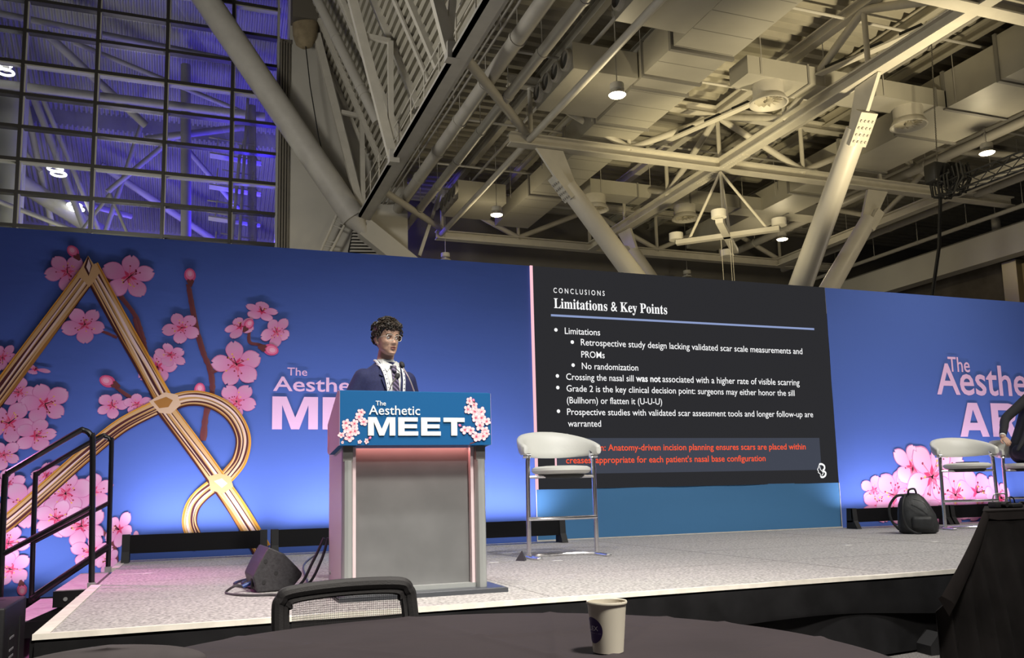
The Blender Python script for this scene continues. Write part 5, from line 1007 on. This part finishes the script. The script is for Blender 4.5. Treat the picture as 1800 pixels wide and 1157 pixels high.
# gear on the draped table
g0 = PY(1757, 893, Yk + .25); t = thing('camera_gear', 'small black camera gear on top of the draped table', 'camera', (g0.x, g0.y, zt2 - .003))
local(MB().bbox(-.055, .055, -.03, .03, 0, .035, .006), 'gear_body', rubber, t); local(MB().tube(smooth_path([(-.05, 0, .03), (-.045, -.01, .075), (0, -.01, .08), (.045, -.01, .075), (.05, 0, .03)], 5), .004, 6), 'carry_bail', alu, t); local(MB().cyl((-.01, -.03, .018), (-.01, -.06, .018), .013, 14), 'lens_ring', rubber, t)
g1 = PY(1782, 893, Yk + .2); t = thing('cable_adapter', 'black adapter with short cables beside the camera gear', 'adapter', (g1.x, g1.y, zt2 - .003)); local(MB().bbox(-.04, .04, -.03, .03, 0, .025, .006), 'adapter_body', rubber, t)
local(MB().tube(smooth_path([(.04, 0, .012), (.09, .02, .03), (.14, -.02, .012), (.24, .01, .008)], 6), .005, 6).tube(smooth_path([(-.02, 0, .025), (-.01, .01, .06), (.03, .02, .05), (.05, .03, .004)], 6), .004, 6), 'adapter_cable', rubber, t)
p = PZ(1650, 1152, FZ); t = thing('floor_box', 'small black angled box on the floor beside the draped table', 'box', (p.x, p.y, FZ)); q = [PY(1637, 1148, p.y), PY(1652, 1112, p.y), PY(1670, 1135, p.y), PY(1690, 1165, p.y)]
MB().prism([(q[0].x, p.y, FZ), (q[0].x, p.y, FZ + .06), (q[1].x, p.y, q[1].z + .0), (q[2].x + .06, p.y, q[2].z - .03), (q[2].x + .06, p.y, FZ)], (.05, .3, 0)).build('box_body', rubber, t, smooth=0); MB().beam(q[1] + V((0, -.004, .0)), q[2] + V((.0, -.004, 0)), .008, .006).build('light_edge', alu, t, smooth=0)
# ================================================================ PEOPLE
skin = mat('skin', (.62, .385, .27), .5, noise=.08, nscale=30, bump=.03, bscale=120); navy = mat('navy_wool', (.018, .022, .085), .8, noise=.2, nscale=120, bump=.06, bscale=300); shirt = mat('white_shirt', (.72, .73, .70), .75, bump=.05, bscale=40)
hairm = mat('dark_hair', (.040, .029, .020), .42, noise=.5, nscale=40); charc = mat('charcoal_wool', (.018, .019, .023), .85, noise=.2, nscale=100); lipm = mat('lips', (.36, .13, .105), .45); darkm = mat('mouth_dark', (.05, .015, .012), .6)
eyew = mat('eye_white', (.70, .68, .64), .2); iris = mat('iris_brown', (.03, .018, .010), .15)
def lerp_tab(tab, z):
    if z <= tab[0][0]: return tab[0][1:]
    for (a, *p), (b, *q) in zip(tab, tab[1:]):
        if z <= b: f = (z - a) / (b - a); f = f * f * (3 - 2 * f) * .5 + f * .5; return [x + (y - x) * f for x, y in zip(p, q)]
    return tab[-1][1:]
HT = [(0, .020, .084, -.035), (.010, .032, .090, -.010), (.022, .042, .089, .012), (.040, .054, .090, .040), (.060, .061, .091, .064), (.080, .066, .090, .080), (.110, .071, .086, .092), (.140, .0755, .091, .100), (.165, .0765, .091, .101), (.190, .072, .081, .093), (.210, .061, .064, .076), (.225, .044, .044, .054), (.233, .026, .026, .034), (.236, .004, .004, .008)]
G = lambda x, s: math.exp(-(x / s) ** 2)
def head_pt(a, z, off=0):
    """surface point of the head; a=0 looks forward (-y)"""
    w_, f, b = lerp_tab(HT, z); sx, cy_ = sin(a), cos(a); yc = (b - f) / 2; hy = (f + b) / 2
    p = 2.25; den = (abs(sx) ** p + abs(cy_) ** p) ** (1 / p); x = w_ * sx / den; y = yc - hy * cy_ / den
    if cy_ > 0 and off == 0:
        k = min(1, cy_ * 2.5); n = 0
        if .066 < z < .132: q = (.132 - z) / (.132 - .081) if z > .081 else max(0, (z - .066) / .015); n += (.003 + .023 * q ** 1.25) * G(x, .0085 + .0055 * min(1, q)) + .007 * G(z - .077, .007) * G(abs(x) - .013, .0065)
        n -= .0095 * G(abs(x) - .031, .015) * G(z - .117, .011); n += .0045 * G(abs(x) - .029, .020) * G(z - .137, .007); n += .005 * G(abs(x) - .044, .016) * G(z - .088, .016)
        n += .0045 * G(x, .020) * G(z - .0545, .0045) + .0055 * G(x, .017) * G(z - .0425, .0050) - .004 * G(x, .022) * G(z - .0485, .0028) - .003 * G(x, .016) * G(z - .033, .005) + .006 * G(x, .017) * G(z - .014, .010) - .0025 * G(x, .004) * G(z - .064, .006)
        n -= .004 * G(abs(x) - .042, .010) * G(z - .055, .018); y -= n * k
    r = hypot(x, y - yc) or 1; return V((x + off * x / r, y + off * (y - yc) / r, z))
def head_mesh(mb, M):
    NA = 72; zs = [.236 * (1 - cos(pi * i / 64)) / 2 for i in range(65)]
    mb.loft([[M @ head_pt(2 * pi * j / NA, z) for j in range(NA)] for z in zs], True)
    for s in (-1, 1):
        e = Matrix.Rotation(s * radians(-22), 3, 'Z') @ Matrix.Rotation(radians(8), 3, 'X'); c = V((s * .0745, .012, .106)); M3 = M.to_3x3()
        mb.ell(M @ c, (.009, .0165, .030), 14, 10, M3 @ e); mb.ell(M @ (c + V((s * .004, .004, .006))), (.008, .019, .024), 14, 10, M3 @ e); mb.ell(M @ (c + V((0, -.006, -.024))), (.007, .009, .010), 10, 8, M3 @ e)
def limb(mb, pts, rs, n=16):
    sp = smooth_path([tuple(p) for p in pts], 6); m_ = len(pts) - 1; rr = []
    for i in range(len(sp)):
        f = i / 6; k = min(int(f), m_ - 1); rr.append(rs[k] + (rs[k + 1] - rs[k]) * (f - k))
    mb.tube(sp, rr, n); mb.ell(pts[0], rs[0], n, 8); mb.ell(pts[-1], rs[-1], n, 8)
def hand(mb, wrist, d, nrm, curl=.5, side=1):
    """palm and five fingers; d points to the fingertips, nrm out of the back of the hand"""
    d = V(d).normalized(); nrm = V(nrm); nrm = (nrm - d * nrm.dot(d)).normalized(); s = d.cross(nrm) * side; M = Matrix((s, d, nrm)).transposed(); w_ = V(wrist)
    mb.ell(w_ + d * .045, (.040, .054, .015), 16, 10, M); mb.cyl(w_ - d * .02, w_ + d * .03, .026, 14, r2=.03)
    for k, (o, L) in enumerate(((-.030, .062), (-.010, .076), (.010, .080), (.030, .072))):
        p = w_ + d * (.088 - abs(o - .005) * .2) + s * o; pts = [p - d * .02, p]; dd = d
        for j in range(3): dd = (Matrix.Rotation(-curl * (.55 + .25 * j), 3, s * side) @ dd).normalized(); pts.append(pts[-1] + dd * L * (.45, .32, .25)[j])
        limb(mb, pts, [.0095, .0093, .0088, .0082, .0068], 10)
    p = w_ + d * .025 + s * .034; limb(mb, [p - s * .01, p + s * .018 + d * .022 - nrm * .006, p + s * .020 + d * .048 - nrm * .014, p + s * .014 + d * .068 - nrm * .022], [.013, .0115, .0098, .0075], 10)
def remesh(o, vox, sm=4):
    m = o.modifiers.new('remesh', 'REMESH'); m.mode = 'VOXEL'; m.voxel_size = vox; m.use_smooth_shade = True
    if sm: k = o.modifiers.new('smooth', 'SMOOTH'); k.iterations = sm; k.factor = .5
    return o
def face_parts(t, M, hair_seed=1, glasses=True):
    mk = lambda p: M @ V(p); M3 = M.to_3x3()
    for s in (-1, 1):
        c = V((s * .031, -.0735, .1175)); ob = local(MB().ell(mk(c), (.0125, .0115, .0095), 16, 10, M3), 'eye', eyew, t); local(MB().ell(mk(c + V((.003, -.0085, 0))), (.0055, .004, .0055), 12, 8, M3), 'iris', iris, ob)
        lid = [head_pt(0, .12)] ; up = [V((s * .031 + (i - 4) * .0035, -.0835 + .0011 * (i - 4) ** 2 * .22, .1255 - .00045 * (i - 4) ** 2)) for i in range(9)]
        local(MB().tube([mk(p) for p in up], [.0012 + .0012 * sin(pi * i / 8) for i in range(9)], 6), 'eyelid', mat('lid_brown', (.16, .07, .045), .6), t)
        br = [V((s * (.014 + i * .0045), -.0965 + .0012 * i + .0002 * i * i, .1375 + .0045 * sin(pi * (i + 1.2) / 10))) for i in range(9)]
        local(MB().tube([mk(p) for p in br], [.0016 + .0026 * sin(pi * (i + 1) / 10) for i in range(9)], 6), 'eyebrow', hairm, t)
    local(MB().ell(mk((0, -.0925, .0485)), (.0165, .006, .0048), 18, 8, M3), 'mouth', darkm, t)
    for nm, z, dz, r in (('upper_lip', .0530, .0018, .0034), ('lower_lip', .0425, -.003, .0042)):
        pts = [V(((i - 6) * .0036, -.0968 + .00045 * (i - 6) ** 2 * .55, z + dz * (1 - ((i - 6) / 6) ** 2) * .7 + (-.0022 if nm == 'upper_lip' else .0028) * (abs(i - 6) / 6) ** 2)) for i in range(13)]
        local(MB().tube([mk(p) for p in pts], [r * max(.25, sin(pi * (i + .6) / 13.2)) for i in range(13)], 8), nm, lipm, t)
    # hair: scalp cap with many small curls
    rnd = random.Random(hair_seed); mb = MB(); NA = 48
    def hl(a): c = cos(a); return .188 if c > .72 else (.188 - (.72 - c) * .16 if c > .25 else (.113 + max(0, c + .1) * .02 if c > -.1 else .113 - (-.1 - c) * .075))
    rings = []
    for i in range(15):
        f = i / 14; rings.append([mk(head_pt(2 * pi * j / NA, hl(2 * pi * j / NA) + (.2355 - hl(2 * pi * j / NA)) * sin(f * pi / 2),   .006 + .014 * min(1, f * 4)) + V((0, 0, .022 * f * f))) for j in range(NA)])
    mb.loft(rings, True)
    for q in range(330):
        a = rnd.uniform(0, 2 * pi); h0 = hl(a); z = h0 + (.236 - h0) * rnd.random() ** .8; z = min(z, .2345); off = rnd.uniform(.016, .026) + .006 * (z > .2); c = head_pt(a, z, off)
        c.z += .020 * max(0, (z - .17) / .065)
        if z > .215: c = V((rnd.uniform(-.06, .06), rnd.uniform(-.065, .07), .2)); c.z = .262 + rnd.uniform(-.006, .010) - 5.5 * (c.x ** 2 + c.y ** 2)
        nn = (c - V((0, .005, .13))).normalized(); u = V((rnd.uniform(-1, 1), rnd.uniform(-1, 1), rnd.uniform(-1, 1))).cross(nn).normalized(); w_ = nn.cross(u); r = rnd.uniform(.007, .0135); ph = rnd.uniform(0, 6); pts = []
        for k in range(9): b = ph + k * .62; pts.append(mk(c + u * r * cos(b) + w_ * r * sin(b) + nn * (k - 4) * .0009))
        mb.tube(pts, [.0016, .003, .0039, .0043, .0043, .0043, .0038, .003, .0015], 6)
    for q in range(26):                          # fringe curls over the forehead
        a = rnd.uniform(-.75, .75); c = head_pt(a, .182 + rnd.uniform(-.012, .008), .010); pts = []
        for k in range(8): b = k * .55 + rnd.uniform(0, .2); pts.append(mk(c + V((.008 * cos(b) * (1 if q % 2 else -1), -.003, .010 * sin(b) - .004 + (.018 if k == 0 else 0)))))
        mb.tube(pts, [.0018, .003, .0036, .0036, .0036, .003, .0024, .0012], 6)
    local(mb, 'hair', hairm, t, smooth=60)
    if glasses:
        gl_ = mat('clear_frame', (.72, .66, .56), .15, trans=.25); mb = MB()
        for s in (-1, 1):
            pts = []
            for i in range(24): b = i * 2 * pi / 24; ex = .0255 * (abs(cos(b)) ** .75) * (1 if cos(b) > 0 else -1); ez = .0205 * (abs(sin(b)) ** .8) * (1 if sin(b) > 0 else -1) * (1 if sin(b) > 0 else 1.0); pts.append(mk((s * .0325 + ex * (1 + .06 * sin(b)), -.103 + .12 * max(0, abs(s * .0325 + ex) - .01) ** 1.5 * 4, .1155 + ez)))
            mb.tube(pts, .0021, 7, closed=True); mb.tube(smooth_path([mk((s * .0585, -.096, .125)), mk((s * .073, -.075, .1235)), mk((s * .079, -.02, .119)), mk((s * .079, .012, .117)), mk((s * .076, .03, .105))], 5), .0021, 6)
        mb.tube([mk((-.0085, -.1045, .121)), mk((0, -.1075, .1245)), mk((.0085, -.1045, .121))], .0021, 6); local(mb, 'glasses', gl_, t)
# ---- speaker behind the lectern
YM = 5.83; c0 = PY(679, 680, YM); man = thing('person', 'man in navy suit, clear glasses and white lanyard speaking behind the lectern', 'person', (c0.x, YM, ST), radians(17))
HM = Matrix.Translation((-.014, -.028, 1.548)) @ Matrix.Rotation(radians(1), 4, 'Z') @ Matrix.Rotation(radians(5), 4, 'X')
mb = MB(); head_mesh(mb, HM)
limb(mb, [(0, .03, 1.40), (0, .022, 1.50), (.008, .0, 1.60)], [.075, .058, .056], 18)
TT = [(.78, .165, .11), (.92, .172, .112), (1.05, .158, .102), (1.18, .172, .112), (1.32, .170, .105), (1.38, .145, .09), (1.43, .10, .075), (1.49, .06, .06)]
mb.loft([[(w_ * cos(a), d_ * sin(a) + .015, z) for a in [i * 2 * pi / 28 for i in range(28)]] for z, w_, d_ in TT], True)
ARM = {}
for s in (-1, 1):
    sh, el, wr = V((s * .168, .015, 1.375)), V((s * .250, .06, 1.12)), V((s * .155, -.20, 1.075)); ARM[s] = (sh, el, wr)
    limb(mb, [sh, sh.lerp(el, .5) + V((s * .012, .01, 0)), el, el.lerp(wr, .5), wr], [.055, .05, .042, .037, .027]); hand(mb, wr, (-s * .35, -1, -.08), (0, -.1, 1), .28, s)
    limb(mb, [(s * .09, .015, .86), (s * .10, .01, .50), (s * .10, .02, .10)], [.088, .06, .042]); limb(mb, [(s * .10, .03, .07), (s * .11, -.06, .045), (s * .115, -.14, .04)], [.042, .042, .034])
remesh(local(mb, 'body', skin, man), .0042, 3); face_parts(man, HM)
JT = [(.74, .205, .138), (.90, .200, .134), (1.04, .186, .124), (1.16, .197, .130), (1.28, .208, .136), (1.36, .206, .128), (1.41, .190, .112), (1.45, .148, .094), (1.482, .098, .082), (1.503, .076, .074)]
def jac(x, z, off=.0):
    w_, d_ = lerp_tab(JT, z); q = max(0, 1 - (x / w_) ** 2); return V((x, .012 - (d_ + off) * sqrt(q) - (off * .3), z))
mb = MB(); mb.loft([[(w_ * cos(a), d_ * sin(a) + .012, z) for a in [i * 2 * pi / 36 for i in range(36)]] for z, w_, d_ in JT], True)
for s in (-1, 1):
    sh, el, wr = ARM[s]; limb(mb, [sh + V((0, 0, .008)), sh.lerp(el, .5) + V((s * .014, .01, 0)), el, el.lerp(wr, .55), wr.lerp(el, .06)], [.071, .070, .057, .052, .044])
remesh(local(mb, 'jacket', navy, man), .007, 6)
mb = MB()
for s in (-1, 1): limb(mb, [(s * .09, .015, .82), (s * .10, .01, .50), (s * .10, .02, .12)], [.105, .082, .068])
mb.loft([[(.185 * cos(a), .125 * sin(a) + .012, z) for a in [i * 2 * pi / 24 for i in range(24)]] for z in (.76, .98)], True); remesh(local(mb, 'trousers', navy, man), .009, 4)
for s in (-1, 1): local(MB().loft([[(s * .115 + w_ * cos(a), y + d_ * sin(a), z) for a in [i * 2 * pi / 20 for i in range(20)]] for z, w_, d_, y in ((0, .05, .135, -.045), (.02, .052, .138, -.045), (.05, .047, .12, -.035), (.085, .045, .065, .02), (.13, .05, .055, .025))], True), 'shoe', rubber, man)
# shirt front, collar, tie, lapels, lanyard laid on the jacket front
def patch(name, m, fl, fr_, z0, z1, off, n=18, k=8, th=.003):
    rows = []
    for i in range(n + 1):
        z = z0 + (z1 - z0) * i / n; rows.append([jac(fl(z) + (fr_(z) - fl(z)) * j / k, z, off) for j in range(k + 1)])
    mb = MB().loft(rows, closed=False); o = local(mb, name, m, man, smooth=60); sd = o.modifiers.new('thickness', 'SOLIDIFY'); sd.thickness = th; sd.offset = 0; return o
vw = lambda z: .004 + .062 * max(0, (z - 1.08) / .40)
patch('shirt_front', shirt, lambda z: -vw(z), lambda z: vw(z), 1.08, 1.478, .006)
tie = mat('purple_tie', (.052, .035, .075), .6); nt = tie.node_tree; tc = nt.nodes.new('ShaderNodeTexCoord'); wv = nt.nodes.new('ShaderNodeTexWave'); wv.bands_direction = 'DIAGONAL'; wv.inputs['Scale'].default_value = 17; cr = nt.nodes.new('ShaderNodeValToRGB'); cr.color_ramp.elements[0].position = .62; cr.color_ramp.elements[0].color = (.030, .024, .050, 1); cr.color_ramp.elements[1].position = .72; cr.color_ramp.elements[1].color = (.20, .15, .26, 1); nt.links.new(tc.outputs['Object'], wv.inputs[0]); nt.links.new(wv.outputs[1], cr.inputs[0]); nt.links.new(cr.outputs[0], nt.nodes['Principled BSDF'].inputs['Base Color'])
patch('tie', tie, lambda z: -(.017 + .024 * (1.44 - z) / .36), lambda z: (.017 + .024 * (1.44 - z) / .36), 1.08, 1.44, .013)
mb = MB(); mb.loft([[jac(w_ * cos(a) * 1.0, z, .018 + .012 * sin(a)) for a in [i * pi / 6 for i in range(12)]] for z, w_ in ((1.425, .015), (1.445, .020), (1.468, .024))], True); local(mb, 'tie_knot', tie, man, smooth=60)
for s in (-1, 1):
    mb = MB(); P_ = [jac(s * .004, 1.478, .014), jac(s * .052, 1.425, .014), jac(s * .068, 1.468, .012), V((s * .069, -.01, 1.515)), V((s * .055, -.050, 1.510))]; mb.add(P_, [(0, 1, 2, 3, 4)]); o = local(mb, 'shirt_collar', shirt, man, smooth=0); sd = o.modifiers.new('thickness', 'SOLIDIFY'); sd.thickness = .004
    mb = MB(); P_ = [jac(s * .006, 1.09, .012), jac(s * .070, 1.28, .014), jac(s * .098, 1.375, .012), jac(s * .082, 1.388, .012), jac(s * .106, 1.402, .012), jac(s * .085, 1.46, .010), jac(s * .060, 1.475, .010), jac(s * .042, 1.33, .013)]; mb.add(P_, [(0, 1, 7), (1, 2, 3, 7), (3, 4, 5, 6), (3, 6, 7)]); o = local(mb, 'lapel', navy, man, smooth=0); sd = o.modifiers.new('thickness', 'SOLIDIFY'); sd.thickness = .005
    lx = lambda z: s * (.030 + .052 * max(0, min(1, (z - 1.12) / .36)) ** .8)
    lan = mat('white_lanyard', (.76, .78, .80), .6); patch('lanyard', lan, lambda z: lx(z) - .0115, lambda z: lx(z) + .0115, .98, 1.482, .019, 22, 3, .0025)
    mb = MB()
    for i in range(12):
        z = 1.10 + i * .03; p = jac(lx(z), z, .022); mb.obox(p, (.003, 0, .001), (0, .0006, 0), (-.001, 0, .003))
    local(mb, 'lanyard_print', mat('lanyard_print', (.06, .06, .10), .6), man, smooth=0)
mb = MB().tube(smooth_path([tuple(jac(.084, 1.475, .016)), (.078, .01, 1.512), (.05, .075, 1.522), (0, .095, 1.524), (-.05, .075, 1.522), (-.078, .01, 1.512), tuple(jac(-.084, 1.475, .016))], 5), .009, 6); local(mb, 'lanyard_neck_loop', lan, man)
mb = MB(); mb.loft([[(r * cos(a), r * .95 * sin(a) + .018, z) for a in [i * 2 * pi / 28 for i in range(28)]] for z, r in ((1.46, .078), (1.495, .070), (1.522, .066), (1.522, .060), (1.49, .06))]); local(mb, 'collar_band', shirt, man, smooth=60)
# ---- seated man cut off by the right edge
sl = st2.location; sit = thing('person', 'seated man in charcoal suit resting one hand on a white stool back', 'person', (sl.x + .04, sl.y, ST))
W = lambda u, v_, y: V(PY(u, v_, y)) - V(sit.location)
shR = W(1806, 700, 8.62); elR = W(1768, 736, 8.50); wrR = W(1762, 768, 8.30); hip = V((0, .0, .965)); chest = V((shR.x + .20, .05, shR.z - .06)); shL = shR + V((.40, .06, .02)); neck = (shR + shL) / 2 + V((0, 0, .05))
knR = V((-.17, -.44, .83)); ftR = V((-.12, -.40, .42)); knL = V((.13, -.46, .86)); ftL = V((.16, -.36, .42)); HM2 = Matrix.Translation(neck + V((-.01, -.03, .08))) @ Matrix.Rotation(radians(-18), 4, 'Z')
mb = MB(); head_mesh(mb, HM2); limb(mb, [neck - V((0, -.02, .08)), neck + V((0, 0, .03)), neck + V((0, -.01, .13))], [.075, .058, .055])
limb(mb, [hip, hip.lerp(chest, .5), chest, neck - V((0, 0, .08))], [.14, .14, .15, .10], 24)
for sh, el, wr in ((shR, elR, wrR), (shL, shL + V((.06, -.08, -.28)), shL + V((-.14, -.30, -.36)))): limb(mb, [sh, sh.lerp(el, .5), el, el.lerp(wr, .5), wr], [.055, .05, .042, .037, .027])
hand(mb, wrR, (-.12, -.75, -.62), (-.5, -.35, .6), .55, 1); hand(mb, shL + V((-.14, -.30, -.36)), (-.6, -.7, -.1), (0, 0, 1), .3, -1)
for kn, ft, hx in ((knR, ftR, -.10), (knL, ftL, .10)): limb(mb, [hip + V((hx, -.02, 0)), kn, kn.lerp(ft, .5) + V((0, .02, 0)), ft], [.09, .062, .055, .042]); limb(mb, [ft, ft + V((0, -.10, -.035)), ft + V((0, -.17, -.045))], [.042, .04, .032])
remesh(local(mb, 'body', skin, sit), .0045, 3); face_parts(sit, HM2, 3, False)
mb = MB(); limb(mb, [hip + V((0, .02, .06)), hip.lerp(chest, .5) + V((0, .02, 0)), chest + V((0, .01, 0)), neck - V((0, 0, .07))], [.165, .165, .175, .10], 28); limb(mb, [shR + V((.02, 0, -.015)), chest, shL + V((-.02, 0, -.015))], [.07, .12, .07])
for sh, el, wr in ((shR, elR, wrR), (shL, shL + V((.06, -.08, -.28)), shL + V((-.14, -.30, -.36)))): limb(mb, [sh, sh.lerp(el, .5), el, el.lerp(wr, .5), wr.lerp(el, .12)], [.072, .068, .06, .052, .045])
tl_ = W(1789, 792, 8.36); limb(mb, [chest + V((-.13, -.08, 0)), chest.lerp(tl_, .6) + V((-.02, -.05, 0)), tl_], [.065, .045, .02])
remesh(local(mb, 'jacket', charc, sit), .008, 6)
mb = MB().ell(chest.lerp(hip, .38) + V((-.0, -.118, .0)), (.062, .062, .22), 20, 12); local(mb, 'shirt_front', shirt, sit); local(MB().cyl(wrR.lerp(elR, .02), wrR.lerp(elR, .16), .037, 16, r2=.041), 'shirt_cuff', shirt, sit)
mb = MB(); limb(mb, [hip + V((0, .03, -.01)), hip + V((0, .02, .06))], [.165, .16], 24)
for kn, ft, hx in ((knR, ftR, -.10), (knL, ftL, .10)): limb(mb, [hip + V((hx, -.02, 0)), kn, kn.lerp(ft, .5) + V((0, .02, 0)), ft + V((0, 0, .05))], [.108, .082, .074, .062])
remesh(local(mb, 'trousers', mat('charcoal_trousers', (.016, .019, .034), .8, noise=.2, nscale=100), sit), .009, 5)
for ft in (ftR, ftL): local(MB().loft([[(ft.x + w_ * cos(a), ft.y - .06 + y + d_ * sin(a), ft.z - .075 + z) for a in [i * 2 * pi / 18 for i in range(18)]] for z, w_, d_, y in ((0, .046, .13, 0), (.02, .048, .133, 0), (.05, .044, .115, .008), (.085, .042, .06, .06), (.12, .047, .052, .065))], True), 'shoe', rubber, sit)
